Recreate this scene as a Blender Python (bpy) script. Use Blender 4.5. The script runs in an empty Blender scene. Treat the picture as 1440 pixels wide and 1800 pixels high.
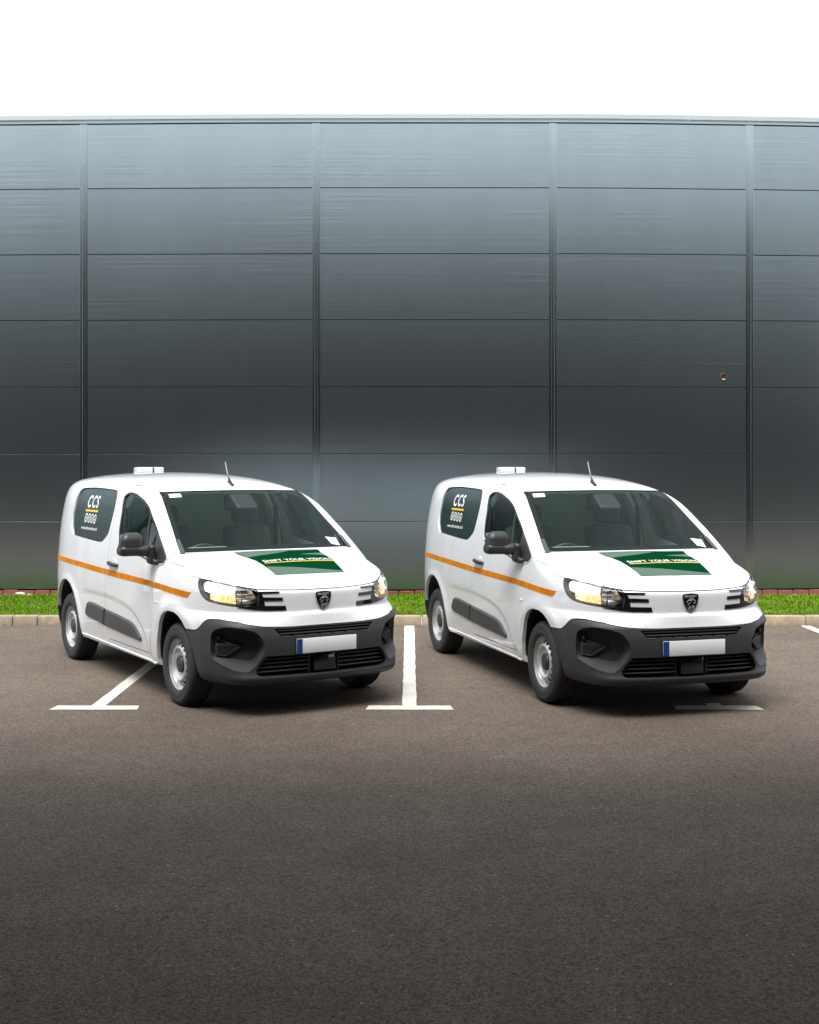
import bpy, bmesh, math, random
import numpy as np
from mathutils import Vector, Matrix, geometry
random.seed(7); np.random.seed(7)
R = math.radians
SC = bpy.context.scene
COL = SC.collection

# ---------------------------------------------------------------- camera
cam = bpy.data.cameras.new('camera'); cam_o = bpy.data.objects.new('camera', cam); COL.objects.link(cam_o)
cam.sensor_fit = 'HORIZONTAL'; cam.sensor_width = 36.0
cam.lens = 36.0*2195.5/1440.0
cam.shift_y = -85.0/1440.0
cam.clip_start = 0.1; cam.clip_end = 2000
cam_o.location = (0, 0, 1.928); cam_o.rotation_euler = (R(90), 0, 0)
SC.camera = cam_o

# ---------------------------------------------------------------- overcast sky and soft sun
SUN_EL, SUN_AZ = 62.0, 198.0         # azimuth measured clockwise from +Y (away from the camera)
world = bpy.data.worlds.new('World'); SC.world = world; world.use_nodes = True
wn = world.node_tree; wn.nodes.clear()
sky = wn.nodes.new('ShaderNodeTexSky'); sky.sky_type = 'NISHITA'; sky.sun_disc = False
sky.sun_elevation = R(SUN_EL); sky.sun_rotation = R(SUN_AZ)
sky.air_density = 1.0; sky.dust_density = 4.0; sky.ozone_density = 1.0
# a closed, even cloud layer: the clear-sky colours are almost wholly veiled
hs = wn.nodes.new('ShaderNodeMix'); hs.data_type = 'RGBA'; hs.inputs[0].default_value = .86; hs.inputs[7].default_value = (9.1, 9.5, 9.9, 1)
bg = wn.nodes.new('ShaderNodeBackground'); bg.inputs['Strength'].default_value = 0.112
wo = wn.nodes.new('ShaderNodeOutputWorld')
wn.links.new(sky.outputs[0], hs.inputs[6]); wn.links.new(hs.outputs[2], bg.inputs['Color']); wn.links.new(bg.outputs[0], wo.inputs['Surface'])
sl = bpy.data.lights.new('sun', 'SUN'); sl.energy = 3.3; sl.angle = R(40); sl.color = (1.0, .978, .95)
so = bpy.data.objects.new('sun', sl); COL.objects.link(so)
az = R(SUN_AZ); el = R(SUN_EL)
dirn = Vector((math.sin(az)*math.cos(el), math.cos(az)*math.cos(el), math.sin(el)))
so.rotation_euler = dirn.to_track_quat('Z', 'Y').to_euler(); so.location = (8, -10, 30)
SC.view_settings.view_transform = 'Standard'; SC.view_settings.look = 'None'
SC.view_settings.gamma = 1; SC.view_settings.use_curve_mapping = False
SC.view_settings.exposure = 0.64
SC.cycles.max_bounces = 10; SC.cycles.transparent_max_bounces = 12
# ---------------------------------------------------------------- helpers: objects
def tag(o, label=None, cat=None, group=None, kind=None):
    if label: o['label'] = label
    if cat: o['category'] = cat
    if group: o['group'] = group
    if kind: o['kind'] = kind
    return o
def link(name, me, m=None, parent=None):
    if m is not None and not me.materials: me.materials.append(m)
    me.name = name
    o = bpy.data.objects.new(name, me); COL.objects.link(o)
    if parent is not None: o.parent = parent
    return o
def empty(name, loc=(0, 0, 0), rz=0.0):
    o = bpy.data.objects.new(name, None); COL.objects.link(o); o.location = loc; o.rotation_euler = (0, 0, rz)
    o.empty_display_size = .3
    return o
def copy_tree(o, parent=None):
    c = o.copy(); COL.objects.link(c); c.parent = parent
    for ch in [k for k in bpy.data.objects if k.parent == o]: copy_tree(ch, c)
    return c
def mesh(v, f, smooth=False, sharp=None):
    me = bpy.data.meshes.new('m'); me.from_pydata([tuple(map(float, p)) for p in v], [], [tuple(map(int, q)) for q in f]); me.validate(); me.update()
    if smooth:
        me.polygons.foreach_set('use_smooth', [True]*len(me.polygons))
        if sharp: me.set_sharp_from_angle(angle=R(sharp))
    return me
def box_vf(x0, x1, y0, y1, z0, z1, n=0):
    v = [(x0,y0,z0),(x1,y0,z0),(x1,y1,z0),(x0,y1,z0),(x0,y0,z1),(x1,y0,z1),(x1,y1,z1),(x0,y1,z1)]
    f = [(0,3,2,1),(4,5,6,7),(0,1,5,4),(1,2,6,5),(2,3,7,6),(3,0,4,7)]
    return v, [tuple(i+n for i in q) for q in f]
def box(x0, x1, y0, y1, z0, z1, bev=0.0, seg=2):
    v, f = box_vf(x0, x1, y0, y1, z0, z1)
    if not bev: return mesh(v, f)
    bm = bmesh.new(); vs = [bm.verts.new(p) for p in v]
    for q in f: bm.faces.new([vs[i] for i in q])
    bmesh.ops.bevel(bm, geom=bm.edges[:], offset=bev, segments=seg, affect='EDGES', profile=.5)
    me = bpy.data.meshes.new('m'); bm.to_mesh(me); bm.free()
    me.polygons.foreach_set('use_smooth', [True]*len(me.polygons)); me.set_sharp_from_angle(angle=R(40))
    return me
def lathe(prof, n=64, closed=False, axis='Y', sharp=35):
    """profile (r, w) turned about the axis; w runs along it"""
    v = []; f = []; m = len(prof)
    for i in range(n):
        a = 2*math.pi*i/n
        for r, w in prof:
            v.append((r*math.cos(a), w, r*math.sin(a)) if axis == 'Y' else (r*math.cos(a), r*math.sin(a), w))
    k = m if closed else m-1
    for i in range(n):
        j = (i+1) % n
        for q in range(k):
            p = (q+1) % m
            f.append((i*m+q, i*m+p, j*m+p, j*m+q))
    me = mesh(v, f)
    bm = bmesh.new(); bm.from_mesh(me); bmesh.ops.remove_doubles(bm, verts=bm.verts[:], dist=1e-6)
    bmesh.ops.recalc_face_normals(bm, faces=bm.faces[:]); bm.to_mesh(me); bm.free()
    me.polygons.foreach_set('use_smooth', [True]*len(me.polygons)); me.set_sharp_from_angle(angle=R(sharp))
    return me
def join_vf(parts):
    V = []; Fc = []
    for v, f in parts:
        n = len(V); V += list(v); Fc += [tuple(i+n for i in q) for q in f]
    return V, Fc
def tube_vf(pts, r, n=10, close=False):
    pts = [Vector(p) for p in pts]; V = []; Fc = []
    rr = r if isinstance(r, (list, tuple)) else [r]*len(pts)
    up = Vector((0, 0, 1)); side = None
    for i, p in enumerate(pts):
        t = (pts[min(i+1, len(pts)-1)]-pts[max(i-1, 0)]).normalized()
        if side is None:
            side = t.cross(up)
            if side.length < 1e-3: side = t.cross(Vector((1, 0, 0)))
        side = (side-t*side.dot(t)).normalized(); b = t.cross(side)
        for k in range(n):
            a = 2*math.pi*k/n; V.append(p+(side*math.cos(a)+b*math.sin(a))*rr[i])
    for i in range(len(pts)-1):
        for k in range(n):
            l = (k+1) % n; Fc.append((i*n+k, i*n+l, (i+1)*n+l, (i+1)*n+k))
    Fc.append(tuple(reversed(range(n)))); Fc.append(tuple((len(pts)-1)*n+k for k in range(n)))
    return V, Fc
# ---------------------------------------------------------------- helpers: materials
def mat(name, base, rough=.5, metal=0.0, coat=0.0, spec=.5, emit=None, estr=0.0, coat_rough=.03, transmission=0.0):
    m = bpy.data.materials.new(name); m.use_nodes = True
    b = m.node_tree.nodes['Principled BSDF']
    b.inputs['Base Color'].default_value = (*base, 1); b.inputs['Roughness'].default_value = rough
    b.inputs['Metallic'].default_value = metal; b.inputs['Coat Weight'].default_value = coat
    b.inputs['Coat Roughness'].default_value = coat_rough; b.inputs['Specular IOR Level'].default_value = spec
    b.inputs['Transmission Weight'].default_value = transmission
    if emit: b.inputs['Emission Color'].default_value = (*emit, 1); b.inputs['Emission Strength'].default_value = estr
    return m
def nd(m, t, **k):
    n = m.node_tree.nodes.new(t)
    for a, v in k.items():
        if a in n.inputs: n.inputs[a].default_value = v
        else: setattr(n, a, v)
    return n
def lk(m, a, b): m.node_tree.links.new(a, b)
def bsdf(m): return m.node_tree.nodes['Principled BSDF']
def ramp(m, fac, stops):
    r = nd(m, 'ShaderNodeValToRGB'); lk(m, fac, r.inputs[0])
    e = r.color_ramp.elements
    while len(e) < len(stops): e.new(.5)
    for i, (p, c) in enumerate(stops):
        e[i].position = p; e[i].color = (*c, 1) if len(c) == 3 else c
    return r
def noise(m, scale, detail=4, rough=.55, vec=None, dist=0.0):
    n = nd(m, 'ShaderNodeTexNoise'); n.inputs['Scale'].default_value = scale; n.inputs['Detail'].default_value = detail
    n.inputs['Roughness'].default_value = rough; n.inputs['Distortion'].default_value = dist
    if vec is not None: lk(m, vec, n.inputs['Vector'])
    return n
def coords(m, kind='Object', scale=(1, 1, 1)):
    t = nd(m, 'ShaderNodeTexCoord'); mp = nd(m, 'ShaderNodeMapping'); mp.inputs['Scale'].default_value = scale
    lk(m, t.outputs[kind], mp.inputs['Vector']); return mp.outputs[0]
def bump(m, h, strength=.3, dist=.01):
    b = nd(m, 'ShaderNodeBump'); b.inputs['Strength'].default_value = strength; b.inputs['Distance'].default_value = dist
    lk(m, h, b.inputs['Height']); lk(m, b.outputs[0], bsdf(m).inputs['Normal']); return b
def mixrgb(m, fac, a, b, mode='MIX'):
    n = nd(m, 'ShaderNodeMix'); n.data_type = 'RGBA'; n.blend_type = mode
    for s, v in ((n.inputs[0], fac), (n.inputs[6], a), (n.inputs[7], b)):
        if isinstance(v, (int, float)): s.default_value = v
        elif isinstance(v, tuple): s.default_value = (*v, 1) if len(v) == 3 else v
        else: lk(m, v, s)
    return n.outputs[2]
def glass(name, tint, ior=1.5, rough=0.0):
    m = bpy.data.materials.new(name); m.use_nodes = True; t = m.node_tree; t.nodes.clear()
    o = t.nodes.new('ShaderNodeOutputMaterial'); mx = t.nodes.new('ShaderNodeMixShader')
    tr = t.nodes.new('ShaderNodeBsdfTransparent'); tr.inputs[0].default_value = (*tint, 1)
    gl = t.nodes.new('ShaderNodeBsdfGlossy'); gl.inputs['Roughness'].default_value = rough; gl.inputs[0].default_value = (.86, 1, .97, 1)
    fr = t.nodes.new('ShaderNodeFresnel'); fr.inputs[0].default_value = ior
    t.links.new(fr.outputs[0], mx.inputs[0]); t.links.new(tr.outputs[0], mx.inputs[1]); t.links.new(gl.outputs[0], mx.inputs[2])
    t.links.new(mx.outputs[0], o.inputs[0]); return m
# ---------------------------------------------------------------- implicit shape of the van body
def pchip(xs, ys):
    xs = np.array(xs, float); ys = np.array(ys, float)
    h = np.diff(xs); d = np.diff(ys)/h
    m = np.zeros_like(ys); m[0] = d[0]; m[-1] = d[-1]
    for i in range(1, len(xs)-1):
        if d[i-1]*d[i] > 0:
            w1 = 2*h[i]+h[i-1]; w2 = h[i]+2*h[i-1]
            m[i] = (w1+w2)/(w1/d[i-1]+w2/d[i])
    def f(x):
        x = np.clip(np.asarray(x, float), xs[0], xs[-1])
        i = np.clip(np.searchsorted(xs, x, side='right')-1, 0, len(xs)-2)
        t = (x-xs[i])/h[i]; t2 = t*t; t3 = t2*t
        return (2*t3-3*t2+1)*ys[i]+(t3-2*t2+t)*h[i]*m[i]+(-2*t3+3*t2)*ys[i+1]+(t3-t2)*h[i]*m[i+1]
    return f
def tab(*p):
    p = sorted(p); return pchip([a for a, b in p], [b for a, b in p])
def smax(a, b, k):
    h = np.maximum(k-np.abs(a-b), 0)/k
    return np.maximum(a, b)+h*h*h*k/6
def smin(a, b, k):
    return -smax(-a, -b, k)
def sstep(a, b, x):
    t = np.clip((x-a)/(b-a), 0, 1); return t*t*(3-2*t)

HZF = tab((.15,.80),(.27,.872),(.35,.900),(.5,.918),(.75,.924),(.95,.916),(1.1,.902),(1.2,.889),(1.35,.864),(1.5,.828),(1.68,.782),(1.85,.72))
HZR = tab((.15,.80),(.27,.872),(.35,.900),(.5,.918),(.75,.924),(.95,.920),(1.1,.910),(1.2,.902),(1.35,.884),(1.5,.858),(1.68,.815),(1.85,.765))
TPL = tab((-3.6,.30),(-3.4,.108),(-3.3,.074),(-3.2,.050),(-3.1,.033),(-2.9,.014),(-2.7,.006),(-2.4,0),(-.4,0),(-.1,.004),(.1,.014),(.25,.028),(.375,.050),(.5,.080),(.65,.12),(.9,.19))
XC = tab((.15,.72),(.2,.79),(.25,.850),(.275,.882),(.30,.892),(.33,.882),(.36,.876),(.45,.888),(.53,.893),(.60,.89),(.66,.878),(.70,.868),(.745,.859),(.768,.853),(.785,.840),(.80,.8365),(.86,.835),(.93,.832),(1.0,.80),(1.1,.74),(1.3,.60),(1.9,.3))
DXH = tab((0,0),(.2,.008),(.34,.03),(.5,.075),(.6,.125),(.7,.205),(.78,.31),(.83,.40),(.87,.5),(.91,.65),(.95,.9),(1.1,2))
DXL = tab((0,0),(.27,.003),(.5,.025),(.6,.055),(.67,.095),(.75,.165),(.82,.27),(.87,.39),(.91,.53),(.95,.8),(1.1,1.8))
ZB = tab((1.0,.86),(.9,.912),(.84,.948),(.78,.974),(.7,1.001),(.6,1.029),(.45,1.067),(.3,1.098),(.15,1.131),(0,1.166),(-.06,1.182),(-.15,1.205),(-.4,1.25),(-4,1.4))
ZR = tab((1,1.2),(-.2,1.56),(-.6,1.682),(-.8,1.728),(-1.0,1.765),(-1.2,1.793),(-1.5,1.82),(-1.9,1.838),(-2.3,1.843),(-2.7,1.84),(-3.0,1.832),(-3.3,1.815),(-3.6,1.785))
XR = tab((.2,3.44),(.6,3.51),(1.0,3.505),(1.3,3.47),(1.6,3.47),(1.9,3.43))
# line of the pressed scallop low on the door
SCX = tab((-2.35,.70),(-2.1,.735),(-1.65,.735),(-1.25,.715),(-.95,.675),(-.75,.60),(-.62,.50),(-.56,.40),(-.50,.25))
def F(p):
    x, y, z = p[..., 0], p[..., 1], p[..., 2]
    a = np.sqrt(y*y+1e-6)
    t = sstep(-1.5, -3.1, x)
    hw = HZF(z)*(1-t)+HZR(z)*t-TPL(x)
    # scallop: the door skin sits a little in below the pressed line
    lift = sstep(-.026, .028, z-SCX(x))*sstep(-.38, -.62, x)*sstep(-2.45, -2.1, x)
    hw = hw+.008*(lift-1)*sstep(-.38, -.62, x)*sstep(-2.45, -2.1, x)*sstep(.28, .36, z)
    # wheel arch swell
    for cx in (0.0, -2.785):
        r = np.sqrt((x-cx)**2+(z-.34)**2)
        hw = hw+.010*np.exp(-((r-.45)/.055)**2)*sstep(1.0, .8, z)
    side = (a-hw)/1.03
    tz = sstep(.68, .80, z)
    dx = DXL(a)*(1-tz)+DXH(a)*tz
    e = .004
    dd = ((DXL(a+e)-DXL(a-e))*(1-tz)+(DXH(a+e)-DXH(a-e))*tz)/(2*e)
    front = (x-XC(z)+dx)/np.sqrt(1+dd*dd)
    bon = ZB(x)-.055*(a/.85)**2.2
    wind = 1.19-.635*(x+.06+.045*(a/.78)**2)
    roof = ZR(x)-.055*(a/.7)**2-.03*(a/.7)**6
    top = smax(bon, smin(wind, roof, .06), .02)
    ftop = (z-top)/1.08
    tk = sstep(-.6, -1.6, x)
    k = .10+.10*tk-.04*sstep(-2.4, -3.1, x)
    rear = -x-XR(z)+.05*(a/.8)**2
    f = smax(side, ftop, k)
    f = smax(f, front, .045+.05*sstep(.45, .75, a))
    f = smax(f, rear, .15)
    return smax(f, .262-z-.02*sstep(.2, .5, x), .05)
def gradF(p, fn=None, e=1e-3):
    fn = fn or F
    g = np.stack([fn(p+np.eye(3)[i]*e)-fn(p-np.eye(3)[i]*e) for i in range(3)], -1)/(2*e)
    return g
def normF(p, fn=None):
    g = gradF(p, fn); return g/np.maximum(np.linalg.norm(g, axis=-1, keepdims=True), 1e-9)
def hit(p, d, level=0.0, n=60, span=None, fn=None):
    """march rays p + t d from outside to the first point where F = level"""
    fn = fn or F
    p = np.atleast_2d(np.asarray(p, float)); d = np.broadcast_to(np.asarray(d, float), p.shape)
    span = span or 3.0
    ts = np.linspace(0, span, n)
    lo = np.zeros(len(p)); hi = np.full(len(p), np.nan); done = np.zeros(len(p), bool)
    prev = fn(p)-level
    for i in range(1, n):
        v = fn(p+d*ts[i])-level
        m = (~done) & (v <= 0)
        lo[m] = ts[i-1]; hi[m] = ts[i]; done |= m
    hi = np.where(np.isnan(hi), span, hi); lo = np.where(done, lo, span-1e-6)
    for _ in range(26):
        mid = (lo+hi)/2; v = fn(p+d*mid[:, None])-level
        hi = np.where(v <= 0, mid, hi); lo = np.where(v <= 0, lo, mid)
    return p+d*hi[:, None]
def on_side(xz, s, level=0.0):
    """points given as (x, z) on the flank s = -1 (right) or +1 (left)"""
    q = np.asarray(xz, float)
    return hit(np.stack([q[:, 0], np.full(len(q), 1.25*s), q[:, 1]], 1), (0, -s, 0), level, 70, 1.2)
def on_front(yz, level=0.0):
    q = np.asarray(yz, float)
    return hit(np.stack([np.full(len(q), 1.3), q[:, 0], q[:, 1]], 1), (-1, 0, 0), level, 110, 2.2)
def on_top(xy, level=0.0):
    q = np.asarray(xy, float)
    return hit(np.stack([q[:, 0], q[:, 1], np.full(len(q), 2.2)], 1), (0, 0, -1), level, 100, 2.0)
OB = math.radians(38)           # oblique view on a front corner: u runs along the corner, w looks in
def on_oblique(uz, s, level=0.0):
    q = np.asarray(uz, float)
    u = np.array([-math.sin(OB), s*math.cos(OB)]); w = np.array([math.cos(OB), s*math.sin(OB)])
    o = np.stack([u[0]*q[:, 0]+w[0]*1.9, u[1]*q[:, 0]+w[1]*1.9, q[:, 1]], 1)
    return hit(o, (-w[0], -w[1], 0), level, 120, 2.4)
# ---------------------------------------------------------------- setting: materials
def nd_sep(m, col):
    n = nd(m, 'ShaderNodeSeparateColor'); lk(m, col, n.inputs[0]); return n.outputs[0]
def make_asphalt():
    m = mat('asphalt', (.055, .05, .046), .88, spec=.06)
    c = coords(m)
    big = noise(m, .35, 5, .6, c); mid = noise(m, 3.2, 4, .6, c); fine = noise(m, 160, 2, .6, c)
    vor = nd(m, 'ShaderNodeTexVoronoi'); vor.inputs['Scale'].default_value = 95; lk(m, c, vor.inputs['Vector'])
    base = ramp(m, big.outputs[0], [(.3, (.125, .103, .086)), (.5, (.150, .124, .104)), (.72, (.175, .146, .121))])
    m2 = ramp(m, mid.outputs[0], [(.3, (.91, .91, .91)), (.7, (1.08, 1.075, 1.07))])
    col = mixrgb(m, 1.0, base.outputs[0], m2.outputs[0], 'MULTIPLY')
    stone = ramp(m, vor.outputs['Color'], [(.05, (.50, .50, .50)), (.5, (.95, .94, .93)), (.93, (1.25, 1.24, 1.22)), (.99, (2.6, 2.5, 2.4))])
    col = mixrgb(m, 1.0, col, stone.outputs[0], 'MULTIPLY')
    f2 = ramp(m, fine.outputs[0], [(.34, (.55, .55, .55)), (.5, (1, 1, 1)), (.68, (1.3, 1.3, 1.3))])
    col = mixrgb(m, 1.0, col, f2.outputs[0], 'MULTIPLY')
    # odd pale grit
    v3 = nd(m, 'ShaderNodeTexVoronoi'); v3.inputs['Scale'].default_value = 5; lk(m, c, v3.inputs['Vector'])
    g = ramp(m, v3.outputs['Distance'], [(.018, (1, 1, 1)), (.03, (0, 0, 0))])
    col = mixrgb(m, g.outputs[0], col, (.32, .29, .25))
    # small dark pits where stones have come out
    wp = nd(m, 'ShaderNodeMapping'); wp.inputs['Scale'].default_value = (9, 15, 9); lk(m, c, wp.inputs['Vector'])
    v4 = nd(m, 'ShaderNodeTexVoronoi'); v4.inputs['Scale'].default_value = 1.0; lk(m, wp.outputs[0], v4.inputs['Vector'])
    g4 = ramp(m, v4.outputs['Distance'], [(.06, (.75, .75, .75)), (.13, (0, 0, 0))])
    pick = ramp(m, nd_sep(m, v4.outputs['Color']), [(.55, (0, 0, 0)), (.60, (1, 1, 1))])
    gm = nd(m, 'ShaderNodeMath', operation='MULTIPLY'); lk(m, g4.outputs[0], gm.inputs[0]); lk(m, pick.outputs[0], gm.inputs[1])
    col = mixrgb(m, gm.outputs[0], col, (.035, .029, .025))
    lk(m, col, bsdf(m).inputs['Base Color'])
    h = nd(m, 'ShaderNodeMath', operation='ADD'); lk(m, vor.outputs['Distance'], h.inputs[0]); lk(m, fine.outputs[0], h.inputs[1])
    bump(m, h.outputs[0], .55, .006)
    return m
def make_line_paint():
    m = mat('road_paint', (.62, .58, .53), .7)
    c = coords(m); n = noise(m, 60, 4, .65, c); b = noise(m, 4, 3, .6, c)
    r = ramp(m, n.outputs[0], [(.25, (.27, .24, .21)), (.38, (.62, .575, .52)), (.7, (.73, .68, .62))])
    r2 = ramp(m, b.outputs[0], [(.3, (.84, .84, .83)), (.7, (1.05, 1.05, 1.05))])
    lk(m, mixrgb(m, 1.0, r.outputs[0], r2.outputs[0], 'MULTIPLY'), bsdf(m).inputs['Base Color']); bump(m, n.outputs[0], .3, .003); return m
def make_kerb():
    m = mat('kerb_concrete', (.40, .33, .24), .85)
    c = coords(m); n = noise(m, 9, 5, .6, c); f = noise(m, 90, 3, .6, c)
    oi = nd(m, 'ShaderNodeObjectInfo')
    r = ramp(m, n.outputs[0], [(.3, (.26, .20, .145)), (.55, (.37, .295, .215)), (.75, (.46, .38, .29))])
    r2 = ramp(m, oi.outputs['Random'], [(0, (.88, .88, .88)), (1, (1.1, 1.08, 1.04))])
    r3 = ramp(m, f.outputs[0], [(.35, (.8, .8, .8)), (.65, (1.1, 1.1, 1.1))])
    col = mixrgb(m, 1.0, mixrgb(m, 1.0, r.outputs[0], r2.outputs[0], 'MULTIPLY'), r3.outputs[0], 'MULTIPLY')
    lk(m, col, bsdf(m).inputs['Base Color']); bump(m, f.outputs[0], .4, .003); return m
def make_cladding(name='cladding', base=(.385, .45, .478), rough=.185, rib=1.0, side=.62, dif=1.0):
    # satin metallic coil coating: a soft-edged (Beckmann) gloss over a dark ground
    m = bpy.data.materials.new(name); m.use_nodes = True; t = m.node_tree; t.nodes.clear()
    out = t.nodes.new('ShaderNodeOutputMaterial'); gl = t.nodes.new('ShaderNodeBsdfGlossy'); gl.distribution = 'BECKMANN'
    df = t.nodes.new('ShaderNodeBsdfDiffuse'); df.inputs[0].default_value = (.021*dif, .0235*dif, .0255*dif, 1); ad = t.nodes.new('ShaderNodeAddShader')
    lk(m, gl.outputs[0], ad.inputs[0]); lk(m, df.outputs[0], ad.inputs[1]); lk(m, ad.outputs[0], out.inputs[0])
    # the roller-coated finish scatters far more sideways than up and down
    gl.inputs['Roughness'].default_value = math.sqrt(rough*side); gl.inputs['Anisotropy'].default_value = -(1-math.sqrt(rough/side))
    tv = t.nodes.new('ShaderNodeCombineXYZ'); tv.inputs[0].default_value = 1.0; lk(m, tv.outputs[0], gl.inputs['Tangent'])
    c = coords(m, 'Object')
    oi = nd(m, 'ShaderNodeObjectInfo')
    # fine horizontal micro ribs, stronger in some places than in others
    rid = noise(m, 1.0, 2, .5, coords(m, 'Object', (.30, .35, 30)))
    fade = noise(m, .8, 3, .6, c)
    fr = ramp(m, fade.outputs[0], [(.40, (.15, .15, .15)), (.66, (1, 1, 1))])
    mul = nd(m, 'ShaderNodeMath', operation='MULTIPLY'); lk(m, rid.outputs[0], mul.inputs[0]); lk(m, fr.outputs[0], mul.inputs[1])
    wob = noise(m, .5, 2, .5, c)
    add = nd(m, 'ShaderNodeMath', operation='MULTIPLY_ADD'); lk(m, wob.outputs[0], add.inputs[0]); add.inputs[1].default_value = .25; lk(m, mul.outputs[0], add.inputs[2])
    b = nd(m, 'ShaderNodeBump'); b.inputs['Strength'].default_value = .045*rib; b.inputs['Distance'].default_value = .02
    lk(m, add.outputs[0], b.inputs['Height']); lk(m, b.outputs[0], gl.inputs['Normal'])
    v = ramp(m, oi.outputs['Random'], [(0, (.95, .95, .95)), (1, (1.04, 1.04, 1.04))])
    st = noise(m, .7, 4, .6, coords(m, 'Object', (2.2, 2.2, .5)))
    s2 = ramp(m, st.outputs[0], [(.3, (.94, .94, .94)), (.7, (1.03, 1.03, 1.03))])
    col = mixrgb(m, 1.0, mixrgb(m, 1.0, base, v.outputs[0], 'MULTIPLY'), s2.outputs[0], 'MULTIPLY')
    lk(m, col, gl.inputs['Color'])
    return m
def make_noisy(name, a, b, scale=12, rough=.8, bs=.3):
    m = mat(name, a, rough); c = coords(m); n = noise(m, scale, 5, .6, c)
    r = ramp(m, n.outputs[0], [(.3, a), (.7, b)]); lk(m, r.outputs[0], bsdf(m).inputs['Base Color']); bump(m, n.outputs[0], bs, .01); return m
M = {}
M['asphalt'] = make_asphalt(); M['paint_line'] = make_line_paint(); M['kerb'] = make_kerb()
M['clad'] = make_cladding(); M['trim'] = make_cladding('joint_trim', (.43, .50, .525), .15, 0.0, .5, .5)
M['cap'] = mat('capping', (.55, .62, .62), .3, metal=.8)
M['gap'] = mat('dark_gap', (.012, .012, .013), .9)
M['soil'] = make_noisy('soil', (.05, .032, .022), (.12, .07, .05), 14, .95, .6)
M['brick'] = make_noisy('brick', (.13, .035, .026), (.22, .075, .055), 8, .9, .4)
M['copper'] = mat('copper', (.22, .09, .03), .55, metal=.6)
M['chip'] = mat('white_chip', (.75, .75, .75), .5)

# ---------------------------------------------------------------- setting: ground, markings, kerb, grass
KY = 14.86                        # front face of the kerb
g = link('car_park', mesh([(-90, -70, 0), (90, -70, 0), (90, KY+.06, 0), (-90, KY+.06, 0)], [(0, 1, 2, 3)]), M['asphalt']); tag(g, kind='structure')
def strip(pts, z):
    v = [(x, y, z) for x, y in pts]; return v, [tuple(range(len(v)))]
def bay_mark(cx, label, y0=9.77, y1=KY-.03, w=.112, bar=.69, cross=True, skew=0.0):
    """a T: one outline, so that bar and stem never overlap; edges a little uneven as brushed paint is"""
    rnd = random.Random(int(cx*100)+5)
    j = lambda: rnd.uniform(-.004, .004)
    bt = .165
    pts = []
    if cross:
        n = 12
        for i in range(n+1): pts.append((cx-bar/2+bar*i/n, y0+j()))
        pts.append((cx+bar/2-.02, y0+bt))
        for i in range(5): pts.append((cx+bar/2-.02-(bar/2-.02-w/2)*(i+1)/5, y0+bt+j()))
    else:
        pts += [(cx-w/2, y0), (cx+w/2, y0)]
    n = 26
    for i in range(1, n): pts.append((cx+w/2+j(), y0+bt+(y1-y0-bt)*i/n))
    pts += [(cx+w/2, y1), (cx-w/2, y1)]
    for i in range(n-1, 0, -1): pts.append((cx-w/2+j(), y0+bt+(y1-y0-bt)*i/n))
    if cross:
        for i in range(5): pts.append((cx-w/2-(bar/2-.02-w/2)*i/5, y0+bt+j()))
        pts.append((cx-bar/2+.02, y0+bt))
    V, Fc = strip(pts, .004)
    o = link('bay_marking', mesh(V, Fc), M['paint_line'])
    return tag(o, label, 'bay marking', 'white painted T marks between the parking bays')
bay_mark(-2.475, 'white T shaped bay line running back beneath the left van')
bay_mark(0.0, 'white T shaped bay line standing clear between the two vans')
bay_mark(2.43, 'white T shaped bay line mostly hidden under the right van', y1=10.03)
bay_mark(4.70, 'white bay line meeting the kerb at the far right, beyond the right van')
bay_mark(-4.905, 'white bay line whose tip just shows at the far left kerb')
# kerb stones
kerb = empty('kerb', (0, KY, 0)); tag(kerb, 'low buff concrete kerb between the asphalt and the grass strip', 'kerb')
kx = -9.6; edges = []
while kx < 9.6:
    if kx < -5.0 and kx+.915 > -5.0: kx2 = -4.727
    elif abs(kx+4.727) < .01: kx2 = -4.43
    else: kx2 = kx+.915
    edges.append((kx, kx2)); kx = kx2
for i, (a, b) in enumerate(edges):
    rnd = random.Random(i); dz = rnd.uniform(-.003, .003); dy = rnd.uniform(-.004, .004)
    me = box(a+.003, b-.003, 0+dy, .125+dy, -.05, .115+dz, .014, 2)
    link('kerb_stone', me, M['kerb'], kerb)
GY0, GY1, GZ = KY+.125, 17.40, .10
soil = link('verge_soil', mesh([(-40, GY0, GZ-.012), (40, GY0, GZ-.012), (40, 17.47, GZ-.02), (-40, 17.47, GZ-.02)], [(0, 1, 2, 3)]), M['soil']); tag(soil, kind='structure')
def make_grass():
    m = mat('grass', (.06, .13, .012), .7, spec=.08); b = bsdf(m)
    c = coords(m); n1 = noise(m, 1.3, 3, .6, c); n2 = noise(m, 40, 2, .5, c)
    r = ramp(m, n1.outputs[0], [(.3, (.080, .180, .002)), (.55, (.115, .235, .002)), (.72, (.175, .275, .004))])
    r2 = ramp(m, n2.outputs[0], [(.3, (.6, .65, .6)), (.52, (1, 1, 1)), (.74, (1.7, 1.5, 1.5))])
    lk(m, mixrgb(m, 1.0, r.outputs[0], r2.outputs[0], 'MULTIPLY'), b.inputs['Base Color'])
    b.inputs['Subsurface Weight'].default_value = 0.0
    return m
M['grass'] = make_grass()
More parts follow.
